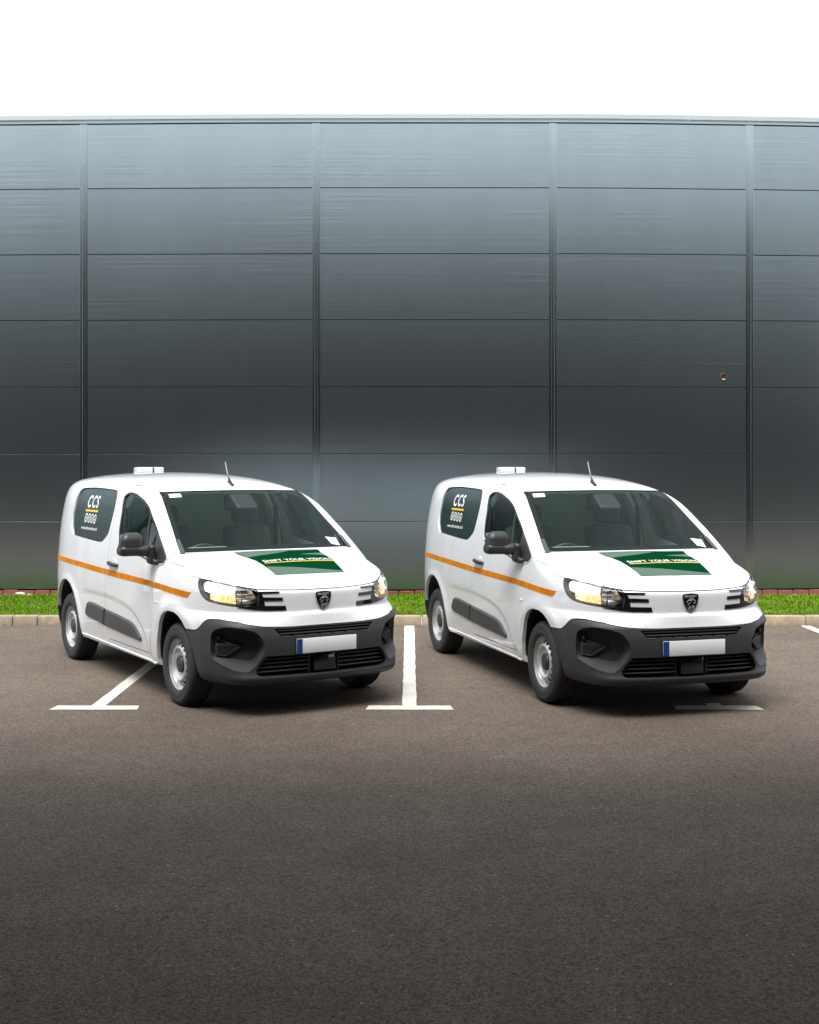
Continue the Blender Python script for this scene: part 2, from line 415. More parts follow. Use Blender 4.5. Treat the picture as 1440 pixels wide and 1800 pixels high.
def grass_mesh(n=70000):
    rg = np.random.RandomState(3)
    x = rg.uniform(-7.2, 7.2, n); y = GY0+.03+(GY1-GY0-.04)*rg.rand(n)**1.0
    # ragged far edge where the grass thins out to bare ground
    edge = GY1-.10+.09*np.sin(x*2.3)+.07*np.sin(x*5.1+1)
    k = y < edge+rg.normal(0, .03, n); x = x[k]; y = y[k]; n = len(x)
    h = rg.uniform(.018, .045, n)*(1+.5*(rg.rand(n) > .98))*(.85+.5*(y > GY1-.45)); a = rg.uniform(0, 6.28, n); w = rg.uniform(.004, .008, n)
    lean = rg.normal(0, .022, (n, 2))
    dx = np.cos(a)*w; dy = np.sin(a)*w
    z0 = np.full(n, GZ-.012)
    P = np.stack([np.stack([x-dx, y-dy, z0], 1), np.stack([x+dx, y+dy, z0], 1),
                  np.stack([x+lean[:, 0]*.5+dx*.6, y+lean[:, 1]*.5+dy*.6, z0+h*.6], 1), np.stack([x+lean[:, 0], y+lean[:, 1], z0+h], 1)], 1)
    v = P.reshape(-1, 3); i = np.arange(n)*4
    f = np.stack([np.stack([i, i+1, i+2], 1), np.stack([i, i+2, i+3], 1)], 1).reshape(-1, 3)
    me = bpy.data.meshes.new('grass'); me.vertices.add(len(v)); me.vertices.foreach_set('co', v.ravel())
    me.loops.add(len(f)*3); me.loops.foreach_set('vertex_index', f.ravel()); me.polygons.add(len(f))
    me.polygons.foreach_set('loop_start', np.arange(len(f))*3); me.update(calc_edges=True); me.validate()
    return me
gr = link('grass', grass_mesh(), M['grass']); tag(gr, kind='stuff')

# ---------------------------------------------------------------- the warehouse
WY = 17.5
BOW = pchip([-12, -7.9, -4.583, -1.307, 2.009, 4.798, 8.1, 12], [.36, .19, .07, 0, 0, .12, .36, .65])
JX = [-11.2, -7.9, -4.583, -1.307, 2.009, 4.798, 8.1, 11.4]
wh = empty('warehouse', (0, WY, 0)); tag(wh, 'dark grey metal clad warehouse filling the background behind the grass strip', 'warehouse')
ZS = [.160, 1.116, 2.064, 3.005, 3.945, 4.870, 5.795, 6.70]
def wpt(x, z, off): return (x, float(BOW(x))-off, z)
def wall_box(x0, x1, z0, z1, off, depth, bev=.0015, nx=4):
    """a panel that follows the very slightly bowed front, with a rounded edge all round"""
    v = []; f = []
    xs = [x0, x0+bev]+[x0+(x1-x0)*i/nx for i in range(1, nx)]+[x1-bev, x1]
    zs = [z0, z0+bev, z1-bev, z1]
    for x in xs:
        for z in zs:
            e = (x in (x0, x1)) or (z in (z0, z1))
            v.append(wpt(x, z, off-(bev if e else 0)))
    nz = len(zs)
    for i in range(len(xs)-1):
        for k in range(nz-1): f.append((i*nz+k, (i+1)*nz+k, (i+1)*nz+k+1, i*nz+k+1))
    loop = [i*nz for i in range(len(xs))]+[(len(xs)-1)*nz+k for k in range(1, nz)]+[i*nz+nz-1 for i in range(len(xs)-2, -1, -1)]+[k for k in range(nz-2, 0, -1)]
    n0 = len(v)
    for i in loop: v.append((v[i][0], v[i][1]+depth, v[i][2]))
    for q in range(len(loop)):
        p = (q+1) % len(loop); f.append((loop[p], loop[q], n0+q, n0+p))
    me = mesh(v, f); me.materials.append(M['clad']); me.materials.append(M['gap'])     # the joint faces carry dark sealant
    for k in range(len(me.polygons)-len(loop), len(me.polygons)): me.polygons[k].material_index = 1
    return me
for i in range(len(JX)-1):
    for k in range(len(ZS)-1):
        x0, x1 = JX[i]+.050, JX[i+1]-.050
        if i == 4 and k == 3:
            pass
        link('wall_panel', wall_box(x0, x1, ZS[k]+.005, ZS[k+1]-.005, .0, .05), M['clad'], wh)
for x in JX:
    v = []; 
    prof = [(-.053, -.02), (-.053, .0045), (-.051, .0052), (-.020, .0052), (-.018, .0030), (.018, .0030), (.020, .0052), (.051, .0052), (.053, .0045), (.053, -.02)]
    b = float(BOW(x)); z0, z1 = ZS[0], ZS[-1]
    for z in (z0, z1):
        for px, off in prof: v.append((x+px, b-off, z))
    n = len(prof); f = [(q, q+1, n+q+1, n+q) for q in range(n-1)]
    link('joint_trim', mesh(v, f), M['trim'], wh)
# backing, capping, drip edge
xs = [-12+i*.5 for i in range(49)]
def wall_strip(rows):
    v = []; f = []; n = len(rows)
    for x in xs:
        for z, off in rows: v.append(wpt(x, z, off))
    for i in range(len(xs)-1):
        for k in range(n-1): f.append((i*n+k, (i+1)*n+k, (i+1)*n+k+1, i*n+k+1))
    return mesh(v, f)
link('backing', wall_strip([(-.2, -.055), (6.72, -.055)]), M['gap'], wh)
link('drip_edge', wall_strip([(6.708, -.04), (6.708, .022), (6.738, .022), (6.738, -.04)]), M['cap'], wh)
for a, b in ((-12, -4.9), (-4.9, .82), (.82, 3.92), (3.92, 12)):
    seg = [x for x in np.arange(a, b, .5)]+[b]
    rows = [(6.748, -.04), (6.748, .055), (6.752, .06), (6.812, .06), (6.822, .05), (6.84, -.5)]
    v = []; f = []; n = len(rows); seg[0] += .003; seg[-1] -= .003
    for x in seg:
        for z, off in rows: v.append(wpt(x, z, off))
    for i in range(len(seg)-1):
        for k in range(n-1): f.append((i*n+k, (i+1)*n+k, (i+1)*n+k+1, i*n+k+1))
    link('parapet_capping', mesh(v, f), M['cap'], wh)
# side and roof so that it is a building from elsewhere too
link('roof', mesh([(-12, .6, 6.8), (12, .6, 6.8), (12, 24, 6.8), (-12, 24, 6.8)], [(0, 1, 2, 3)]), M['cap'], wh)
link('end_wall', box(-12.1, -12.0, .4, 24, 0, 6.8), M['clad'], wh)
link('end_wall', box(12.0, 12.1, .7, 24, 0, 6.8), M['clad'], wh)
# one course of red brick showing under the cladding
bw = .215
bricks = [box(-bw/2+.004, bw/2-.004, 0, .09, -.04, .062, .006, 1), box(-bw/2+.006, bw/2-.004, .003, .09, -.04, .058, .009, 1)]
x = -7.4; i = 0
while x < 7.4:
    o = link('brick', bricks[i % 2], M['brick'], wh); rnd = random.Random(i)
    o.location = (x, float(BOW(x))-.02+rnd.uniform(-.006, .006), .085+rnd.uniform(-.005, .005)); o.rotation_euler = (rnd.uniform(-.03, .03), rnd.uniform(-.02, .02), rnd.uniform(-.02, .02))
    x += bw+.008; i += 1
# pipe sleeve left in the wall
ps = link('pipe_sleeve', lathe([(.038, .03), (.038, -.008), (.042, -.012), (.046, -.008), (.046, .03)], 32), M['copper'], wh)
ps.location = (4.425, float(BOW(4.425))-.002, 3.155)
hole = link('pipe_bore', lathe([(.0005, -.002), (.038, -.002)], 32), M['gap'], ps)
chip = link('sealant_chip', box(-.022, .016, -.028, -.012, -.047, -.034, .004, 2), M['chip'], ps)
# stones lying on the bare strip in front of the bricks
def pebble(rnd, r):
    bm = bmesh.new(); bmesh.ops.create_icosphere(bm, subdivisions=1, radius=r)
    for vv in bm.verts: vv.co = Vector((vv.co.x*1.5, vv.co.y, vv.co.z*.55))*rnd.uniform(.75, 1.2)
    me = bpy.data.meshes.new('m'); bm.to_mesh(me); bm.free(); return me
M['stone'] = make_noisy('pale_stone', (.34, .29, .23), (.55, .5, .42), 30, .9)
for (sx, sy, sr, lab) in ((-5.42, 17.36, .055, 'larger pale stone lying on bare soil at the far left of the wall foot'), (-5.28, 17.34, .028, 'small pale stone just right of the larger one at the far left wall foot'), (5.35, 17.34, .022, 'small grey stone on bare soil at the wall foot beyond the right van')):
    o = link('stone', pebble(random.Random(int(sr*1000)), sr), M['stone']); o.location = (sx, sy, GZ+sr*.3); tag(o, lab, 'stone', 'stones at the foot of the wall')

# ---------------------------------------------------------------- added unseen behind the camera: canopied shed for shade, conifers for the wall reflection
M['dark_shed'] = make_noisy('dark_shed', (.030, .032, .034), (.040, .042, .044), 2, .7, .1)
M['conifer'] = make_noisy('conifer', (.016, .024, .012), (.034, .046, .024), 1.5, .9, .6)
ow = empty('distribution_shed', (0, -20, 0)); tag(ow, 'low dark shed with a deep loading canopy across the yard', 'shed')
link('front_wall', box(-75, 75, -6, 0, 0, 8.2), M['dark_shed'], ow)
for k in range(9):
    x = -56+k*14
    link('roller_door', box(x-2.2, x+2.2, .003, .06, 0.02, 3.4, .01), M['gap'], ow)
link('eaves', box(-75.2, 75.2, .003, .2, 7.8, 8.3, .02), M['gap'], ow)
link('canopy_roof', box(-34, 34, .21, 26.6, 4.46, 4.70, .02), M['dark_shed'], ow)  # unseen canopy, added to block sky and sun from the near asphalt
for x in (-33, -22, -11, 11, 22, 33):
    for y in (8.0, 22.6): link('canopy_post', box(x-.1, x+.1, y-.1, y+.1, 0, 4.457, .01), M['dark_shed'], ow)
def added_conifer_belt():  # added unseen row; tapering crowns grade the reflection up the wall
    V = []; Fc = []; rg = random.Random(11)
    prof = [(0.0, .35), (1.5, 2.2), (5, 2.6), (8.5, 2.45), (11, 2.15), (13.2, 1.75), (15, 1.30), (16.5, .92), (17.8, .55), (19.0, .28), (20.2, .03)]
    x = -62.0
    while x < 62:
        cy = -30.5+rg.uniform(-1.2, 1.2); k = rg.uniform(.96, 1.07); b = len(V); n = 14
        for z, r in prof:
            for i in range(n):
                a = 2*math.pi*i/n; rr = r*rg.uniform(.82, 1.18); V.append((x+rr*math.cos(a), cy+rr*math.sin(a), z*k+rg.uniform(-.25, .25)*(z > .1)))
        for q in range(len(prof)-1):
            for i in range(n):
                j = (i+1) % n; Fc.append((b+q*n+i, b+q*n+j, b+(q+1)*n+j, b+(q+1)*n+i))
        x += rg.uniform(2.5, 3.4)
    return mesh(V, Fc, True)
cb = link('conifer_belt', added_conifer_belt(), M['conifer']); tag(cb, kind='stuff')
# ---------------------------------------------------------------- van: surface extraction and cutting
def nets(fn, lo, hi, h, level=0.0):
    """naive surface nets on a regular grid, vertices then pulled exactly onto fn = level"""
    ax = [np.arange(lo[i], hi[i]+h, h) for i in range(3)]
    nx, ny, nz = map(len, ax)
    V = np.empty((nx, ny, nz), np.float32)
    for i in range(0, nx, 24):
        g = np.stack(np.meshgrid(ax[0][i:i+24], ax[1], ax[2], indexing='ij'), -1); V[i:i+24] = fn(g)-level
    S = V < 0
    idx = -np.ones((nx-1, ny-1, nz-1), np.int64); acc = np.zeros((nx-1, ny-1, nz-1, 3)); cnt = np.zeros((nx-1, ny-1, nz-1))
    off = np.array(np.meshgrid([0, 1], [0, 1], [0, 1], indexing='ij')).reshape(3, -1).T
    sl = lambda d: tuple(slice(d[a], [nx, ny, nz][a]-1+d[a]) for a in range(3))
    for a in range(3):
        for d in off:
            if d[a]: continue
            e = d.copy(); e[a] = 1
            v0, v1 = V[sl(d)], V[sl(e)]; m = (v0 < 0) != (v1 < 0)
            t = np.where(m, v0/np.where(m, v0-v1, 1), 0)
            for c in range(3): acc[..., c] += np.where(m, d[c]+(t if c == a else 0), 0)
            cnt += m
    act = cnt > 0; k = np.argwhere(act); idx[act] = np.arange(len(k))
    P = np.stack([ax[c][0] for c in range(3)])+(k+acc[act]/cnt[act][:, None])*h
    Q = []
    for a in range(3):
        b, c = (a+1) % 3, (a+2) % 3
        s0 = [slice(None)]*3; s1 = [slice(None)]*3; s0[a] = slice(0, -1); s1[a] = slice(1, None)
        A, B = S[tuple(s0)], S[tuple(s1)]
        for m, flip in ((A & ~B, False), (~A & B, True)):
            e = np.argwhere(m); e = e[(e[:, b] > 0) & (e[:, c] > 0) & (e[:, b] < idx.shape[b]) & (e[:, c] < idx.shape[c])]
            q = []
            for db, dc in ((-1, -1), (0, -1), (0, 0), (-1, 0)):
                g = e.copy(); g[:, b] += db; g[:, c] += dc; q.append(idx[g[:, 0], g[:, 1], g[:, 2]])
            q = np.stack(q, 1); Q.append(q[:, ::-1] if flip else q)
    Q = np.concatenate(Q)
    for _ in range(4):
        gr = gradF(P, fn); P = P-np.clip((fn(P)-level)/np.maximum((gr*gr).sum(-1), .05), -h, h)[:, None]*gr
    return P, Q
def raw_mesh(v, f):
    me = bpy.data.meshes.new('m'); me.from_pydata(v.tolist() if hasattr(v, 'tolist') else v, [], f.tolist() if hasattr(f, 'tolist') else f); me.update(); return me
def boolop(a, b, op='DIFFERENCE', solver='MANIFOLD'):
    oa = bpy.data.objects.new('bool_a', a); ob = bpy.data.objects.new('bool_b', b)
    COL.objects.link(oa); COL.objects.link(ob)
    md = oa.modifiers.new('b', 'BOOLEAN'); md.operation = op; md.object = ob; md.solver = solver
    dg = bpy.context.evaluated_depsgraph_get(); dg.update()
    r = bpy.data.meshes.new_from_object(oa.evaluated_get(dg))
    if len(r.polygons) == 0 and solver != 'EXACT':
        bpy.data.objects.remove(oa); bpy.data.objects.remove(ob); return boolop(a, b, op, 'EXACT')
    bpy.data.objects.remove(oa); bpy.data.objects.remove(ob)
    r.materials.clear(); return r
def dense(poly, h=None, closed=True):
    out = []; n = len(poly)
    for i in range(n if closed else n-1):
        a = np.array(poly[i], float); b = np.array(poly[(i+1) % n], float)
        k = max(1, int(math.ceil(np.linalg.norm(b-a)/h))) if h else 1
        for j in range(k): out.append(a+(b-a)*j/k)
    if not closed: out.append(np.array(poly[-1], float))
    return np.array(out)
def rounded(poly, r, n=5):
    """round the corners of a polygon"""
    out = []; P = [np.array(p, float) for p in poly]; m = len(P)
    for i in range(m):
        a, b, c = P[i-1], P[i], P[(i+1) % m]
        la, lc = np.linalg.norm(a-b), np.linalg.norm(c-b); rr = min(r, la*.45, lc*.45)
        p, q = b+(a-b)/la*rr, b+(c-b)/lc*rr
        for k in range(n+1):
            t = k/n; out.append((1-t)**2*p+2*t*(1-t)*b+t*t*q)
    return [tuple(v) for v in out]
def area2(P):
    P = np.asarray(P, float); return float(np.sum(P[:, 0]*np.roll(P[:, 1], -1)-np.roll(P[:, 0], -1)*P[:, 1]))
def inset(poly, d):
    """move the outline inwards by d (outwards when negative)"""
    P = np.asarray(poly, float); s = 1 if area2(P) > 0 else -1
    e1 = P-np.roll(P, 1, 0); e2 = np.roll(P, -1, 0)-P
    e1 /= np.maximum(np.linalg.norm(e1, axis=1, keepdims=True), 1e-9); e2 /= np.maximum(np.linalg.norm(e2, axis=1, keepdims=True), 1e-9)
    n1 = np.stack([-e1[:, 1], e1[:, 0]], 1)*s; n2 = np.stack([-e2[:, 1], e2[:, 0]], 1)*s
    b = n1+n2; k = np.maximum((b*b).sum(1), .35)
    return P+b*(2*d/k)[:, None]
def prism_vf(poly, fn0, fn1):
    P = list(poly)
    if area2(P) < 0: P = P[::-1]
    n = len(P); v = [fn0(*p) for p in P]+[fn1(*p) for p in P]
    f = [tuple(reversed(range(n))), tuple(range(n, 2*n))]+[(i, (i+1) % n, n+(i+1) % n, n+i) for i in range(n)]
    return v, f
def solid(parts):
    me = raw_mesh(*join_vf(parts)); bm = bmesh.new(); bm.from_mesh(me)
    bmesh.ops.recalc_face_normals(bm, faces=bm.faces[:]); bm.to_mesh(me); bm.free(); return me
def side_prism(poly, s, y0=.45, y1=1.4):
    return prism_vf(poly, lambda x, z: (x, s*y0, z), lambda x, z: (x, s*y1, z))
def across(poly, y=1.4):
    return prism_vf(poly, lambda x, z: (x, -y, z), lambda x, z: (x, y, z))
def obl_pt(u, z, w, s):
    return (-math.sin(OB)*u+math.cos(OB)*w, s*(math.cos(OB)*u+math.sin(OB)*w), z)
def obl_prism(poly, s, w0, w1, poly1=None):
    P = [tuple(p) for p in poly]; P1 = [tuple(p) for p in (poly1 if poly1 is not None else poly)]
    n = len(P); v = [obl_pt(u, z, w1, s) for u, z in P]+[obl_pt(u, z, w0, s) for u, z in P1]
    f = [tuple(reversed(range(n))), tuple(range(n, 2*n))]+[(i, (i+1) % n, n+(i+1) % n, n+i) for i in range(n)]
    return v, f
def surf_normals(me, fn=None, inner=-.03):
    """smooth shading taken from the implicit shape itself, flat on cut edges"""
    fn = fn or F
    nl = len(me.loops); vi = np.empty(nl, np.int32); me.loops.foreach_get('vertex_index', vi)
    co = np.empty(len(me.vertices)*3); me.vertices.foreach_get('co', co); co = co.reshape(-1, 3)
    npol = len(me.polygons); ls = np.empty(npol, np.int32); lt = np.empty(npol, np.int32)
    me.polygons.foreach_get('loop_start', ls); me.polygons.foreach_get('loop_total', lt)
    pn = np.empty(npol*3); me.polygons.foreach_get('normal', pn); pn = pn.reshape(-1, 3)
    fv = fn(co); N = normF(co, fn)
    pol = np.repeat(np.arange(npol), lt); order = np.concatenate([np.arange(a, a+b) for a, b in zip(ls, lt)]) if npol else []
    lp = np.empty(nl, np.int64); lp[order] = pol
    ln = N[vi]; d = (ln*pn[lp]).sum(1); lf = np.abs(fv[vi])
    out = np.where(((lf < .006) & (d > .6))[:, None], ln, np.where(((np.abs(fv[vi]-inner) < .012) & (d < -.6))[:, None], -ln, pn[lp]))
    me.polygons.foreach_set('use_smooth', [True]*npol)
    me.normals_split_custom_set(out.tolist()); return me
def region(poly, h, holes=()):
    """triangulate an outline (list of 2D points) with inner grid points"""
    loops = [np.asarray(poly, float)]+[np.asarray(q, float) for q in holes]
    pts = np.concatenate(loops); edges = []; n = 0
    for l in loops:
        edges += [(n+i, n+(i+1) % len(l)) for i in range(len(l))]; n += len(l)
    lo, hi = loops[0].min(0), loops[0].max(0)
    gx = np.arange(lo[0]+h*.5, hi[0], h); gy = np.arange(lo[1]+h*.5, hi[1], h)
    G = np.array(np.meshgrid(gx, gy)).reshape(2, -1).T
    if len(G):
        # keep well clear of the outline
        a = pts[[e[0] for e in edges]]; b = pts[[e[1] for e in edges]]
        ab = b-a; t = np.clip(((G[:, None]-a)*ab).sum(-1)/np.maximum((ab*ab).sum(-1), 1e-12), 0, 1)
        dist = np.linalg.norm(G[:, None]-(a+t[..., None]*ab), axis=-1).min(1)
        G = G[dist > h*.35]
        x, y = G[:, 0:1], G[:, 1:2]
        cr = ((a[:, 1] > y) != (b[:, 1] > y)) & (x < (b[:, 0]-a[:, 0])*(y-a[:, 1])/np.where(np.abs(b[:, 1]-a[:, 1]) < 1e-12, 1e-12, b[:, 1]-a[:, 1])+a[:, 0])
        G = G[cr.sum(1) % 2 == 1]
        allp = np.concatenate([pts, G])
    else: allp = pts
    r = geometry.delaunay_2d_cdt([Vector(p) for p in allp], edges, [], 1, 1e-7)
    V2 = np.array([tuple(p) for p in r[0]]); T = np.array([tuple(t) for t in r[2]])
    if holes:                       # drop the triangles that fill a hole
        C = V2[T].mean(1); x, y = C[:, 0:1], C[:, 1:2]; keep = np.ones(len(T), bool)
        for l in loops[1:]:
            a, b = l, np.roll(l, -1, 0)
            cr = ((a[:, 1] > y) != (b[:, 1] > y)) & (x < (b[:, 0]-a[:, 0])*(y-a[:, 1])/np.where(np.abs(b[:, 1]-a[:, 1]) < 1e-12, 1e-12, b[:, 1]-a[:, 1])+a[:, 0])
            keep &= cr.sum(1) % 2 == 0
        T = T[keep]
    return V2, [tuple(t) for t in T], [len(l) for l in loops], r[3]
def patch_mesh(poly, mapper, l1=.003, l0=-.004, h=.03, ins=0.0, holes=(), hole_ins=None, bulge=None, walls=True, sharp=38):
    """a sheet that follows the body at level l1, its edges returning to level l0"""
    D = dense(poly, h); HD = [dense(q, h) for q in holes]
    Di = inset(D, ins) if ins else D; Hi = [inset(q, -(hole_ins if hole_ins is not None else ins)) if ins else q for q in HD]
    P2, T, ln, orig = region(Di, h, Hi)
    lev = l1 if bulge is None else l1+bulge(P2)
    V = mapper(P2, lev)
    T = np.array(T)
    c = V[T].mean(1); nn = np.cross(V[T[:, 1]]-V[T[:, 0]], V[T[:, 2]]-V[T[:, 0]])
    if (nn*gradF(c)).sum() < 0: T = T[:, ::-1]
    Vl = [tuple(p) for p in V]; Fl = [tuple(t) for t in T]
    if walls:
        first = {}
        for k, o in enumerate(orig):
            for q in o: first[q] = k
        n0 = 0
        for loop, src in zip([D]+HD, [Di]+Hi):
            rim = mapper(loop, l0); b = len(Vl); Vl += [tuple(p) for p in rim]; m = len(loop)
            for i in range(m):
                j = (i+1) % m; a0, a1 = first.get(n0+i), first.get(n0+j)
                if a0 is None or a1 is None: continue
                Fl.append((a0, a1, b+j, b+i))
            n0 += m
    me = raw_mesh(Vl, Fl); bm = bmesh.new(); bm.from_mesh(me)
    if walls:
        t0 = len(T); bm.faces.ensure_lookup_table()
        ref = bm.faces[0].normal.copy(); bmesh.ops.recalc_face_normals(bm, faces=bm.faces[:])
        bm.faces.ensure_lookup_table()
        if bm.faces[0].normal.dot(ref) < 0: bmesh.ops.reverse_faces(bm, faces=bm.faces[:])
    bm.to_mesh(me); bm.free()
    me.polygons.foreach_set('use_smooth', [True]*len(me.polygons)); me.set_sharp_from_angle(angle=R(sharp))
    return me
def flip_y(me):
    r = me.copy(); co = np.empty(len(r.vertices)*3); r.vertices.foreach_get('co', co); co = co.reshape(-1, 3); co[:, 1] *= -1
    r.vertices.foreach_set('co', co.ravel()); r.flip_normals(); r.update(); return r
def m_side(s): return lambda q, l: on_side(q, s, l)
def m_obl(s): return lambda q, l: on_oblique(q, s, l)
m_front = on_front; m_top = on_top
def text_mesh(txt, size=1.0, bold=0.0, shear=0.0, sx=1.0, align='LEFT', extr=0.0, space=1.0):
    c = bpy.data.curves.new('t', 'FONT'); c.body = txt; c.size = size; c.offset = bold; c.shear = shear; c.align_x = align; c.extrude = extr; c.resolution_u = 6; c.space_character = space
    o = bpy.data.objects.new('t', c); COL.objects.link(o); dg = bpy.context.evaluated_depsgraph_get(); dg.update()
    me = bpy.data.meshes.new_from_object(o.evaluated_get(dg)); bpy.data.objects.remove(o); bpy.data.curves.remove(c)
    me.materials.clear()
    for v in me.vertices: v.co.x *= sx
    return me
def fit_text(me, x0, x1, y0, y1):
    co = np.empty(len(me.vertices)*3); me.vertices.foreach_get('co', co); co = co.reshape(-1, 3)
    lo, hi = co.min(0), co.max(0)
    q = np.stack([x0+(co[:, 0]-lo[0])/(hi[0]-lo[0])*(x1-x0), y0+(co[:, 1]-lo[1])/(hi[1]-lo[1])*(y1-y0)], 1); return q
def put_text(me, q, mapper, level):
    P = mapper(q, level); me.vertices.foreach_set('co', P.ravel()); me.update()
    pn = np.empty(len(me.polygons)*3); me.polygons.foreach_get('normal', pn)
    g = gradF(P.mean(0)[None])[0]
    if (pn.reshape(-1, 3)@g).sum() < 0: me.flip_normals()
    return me
def sdf_obj(fn, lo, hi, h):
    P, Q = nets(fn, lo, hi, h); me = raw_mesh(P, Q); me.polygons.foreach_set('use_smooth', [True]*len(me.polygons)); return me
def rbox(p, c, half, r):
    q = np.abs(p-np.array(c))-np.array(half)+r
    return np.linalg.norm(np.maximum(q, 0), axis=-1)+np.minimum(q.max(-1), 0)-r
def capsule(p, a, b, r):
    a = np.array(a, float); b = np.array(b, float); d = b-a
    t = np.clip(((p-a)@d)/(d@d), 0, 1); return np.linalg.norm(p-a-t[..., None]*d, axis=-1)-r
# ---------------------------------------------------------------- van: materials
M['white'] = mat('white_paint', (.735, .755, .77), .36, coat=1.0, spec=.5, coat_rough=.035)
def speck(m, amt, sc=3):
    c = coords(m); n = noise(m, sc, 5, .6, c); b = bsdf(m).inputs['Base Color'].default_value[:3]
    r = ramp(m, n.outputs[0], [(.3, tuple(k*(1-amt) for k in b)), (.7, tuple(k*(1+amt*.4) for k in b))]); lk(m, r.outputs[0], bsdf(m).inputs['Base Color']); return m
speck(M['white'], .035, 2.2)
M['plastic'] = mat('bumper_plastic', (.036, .037, .040), .52, spec=.45)
_c = coords(M['plastic']); _n = noise(M['plastic'], 420, 2, .5, _c); bump(M['plastic'], _n.outputs[0], .12, .001)
M['plastic2'] = mat('moulding_plastic', (.050, .051, .054), .48, spec=.45); speck(M['plastic2'], .2, 4)
M['mirror_black'] = mat('mirror_plastic', (.020, .021, .022), .42)
M['black'] = mat('black_plastic', (.010, .010, .011), .55)
M['gloss_black'] = mat('gloss_black', (.008, .008, .009), .08, coat=.6)
M['rubber'] = mat('tyre_rubber', (.040, .040, .041), .75, spec=.3); speck(M['rubber'], .3, 14)
M['steel'] = mat('wheel_steel', (.54, .55, .56), .36, metal=.55, coat=.2, coat_rough=.2)
M['chrome'] = mat('chrome', (.80, .81, .83), .22, metal=1.0)
M['silver'] = mat('badge_silver', (.62, .63, .65), .35, metal=.4)
M['glass'] = glass('window_glass', (.90, .98, .955), 1.20)
M['screen'] = glass('windscreen_glass', (.90, 1.0, .965), 1.20)
M['lens'] = glass('lamp_lens', (.95, .96, .96), 1.45)
M['frit'] = mat('glass_frit', (.006, .007, .008), .6, spec=.1)
M['green_film'] = mat('green_film', (.014, .030, .024), .14, coat=.5)
M['decal_green'] = mat('decal_green', (.0012, .034, .011), .7, spec=.0)
M['decal_grey'] = mat('decal_grey_green', (.085, .132, .105), .7, spec=.0)
M['print_white'] = mat('print_white', (.82, .83, .84), .4)
M['print_yellow'] = mat('print_yellow', (.80, .47, .01), .4)
M['orange'] = mat('orange_film', (.62, .235, .008), .6, spec=.08)
_c = coords(M['orange'], 'Object', (14, 14, 14)); _v = nd(M['orange'], 'ShaderNodeTexVoronoi'); _v.inputs['Scale'].default_value = 1.0; lk(M['orange'], _c, _v.inputs['Vector'])
_r = ramp(M['orange'], _v.outputs['Color'], [(0, (.48, .150, .001)), (.6, (.58, .190, .0015)), (1, (.66, .24, .006))]); lk(M['orange'], _r.outputs[0], bsdf(M['orange']).inputs['Base Color'])
M['plate'] = mat('plate_white', (.78, .80, .80), .35); M['plate_blue'] = mat('plate_blue', (.008, .05, .22), .35)
M['trim_in'] = mat('cabin_trim', (.66, .72, .69), .8); M['dash'] = mat('dashboard', (.22, .29, .27), .75)
M['seat'] = mat('seat_fabric', (.060, .082, .076), .9); speck(M['seat'], .3, 25)
M['bulk'] = mat('bulkhead', (.28, .37, .34), .7)
M['paper'] = mat('paper', (.72, .78, .74), .6)
M['bezel'] = mat('lamp_bezel', (.09, .095, .10), .5)
M['red'] = mat('red_cloth', (.45, .02, .02), .7)
M['reflector'] = mat('reflector', (.62, .60, .58), .38, metal=.8)
M['amber'] = mat('amber_lit', (.9, .38, .06), .25, emit=(1.0, .68, .36), estr=.95)
M['beam'] = mat('lit_beam', (.9, .85, .8), .2, emit=(1.0, .92, .84), estr=1.05)
M['bulb'] = mat('bulb', (1, .95, .9), .3, emit=(1.0, .90, .78), estr=9.0)
M['beacon_lens'] = mat('beacon_lens', (.52, .56, .60), .12, coat=.6, spec=.6)
for k, sc in (('beam', 60), ('amber', 70)):
    m = M[k]; c = coords(m); v = nd(m, 'ShaderNodeTexVoronoi'); v.inputs['Scale'].default_value = sc; v.distance = 'CHEBYCHEV'; lk(m, c, v.inputs['Vector'])
    e = bsdf(m).inputs['Emission Color'].default_value[:3]
    r = ramp(m, v.outputs['Color'], [(.05, tuple(x*.25 for x in e)), (.35, tuple(x*.62 for x in e)), (.7, e), (.97, (1.3, 1.22, 1.1))]); lk(m, r.outputs[0], bsdf(m).inputs['Emission Color'])

# ---------------------------------------------------------------- van: body shell and its cuts
VAN = empty('van')
def vp(name, me, m, parent=None): return link(name, me, M[m] if isinstance(m, str) else m, parent if parent is not None else VAN)
def both(name, me, m, parent=None):
    return vp(name, me, m, parent), vp(name, flip_y(me), m, parent)
LO, HI = (-3.60, -1.0, .18), (.98, 1.0, 1.92)
P0, Q0 = nets(F, LO, HI, .021)
P1, Q1 = nets(F, LO, HI, .045, level=-.03)
OUTER = raw_mesh(P0, Q0)
SHELL = raw_mesh(np.concatenate([P0, P1]), np.concatenate([Q0, Q1[:, ::-1]+len(P0)]))

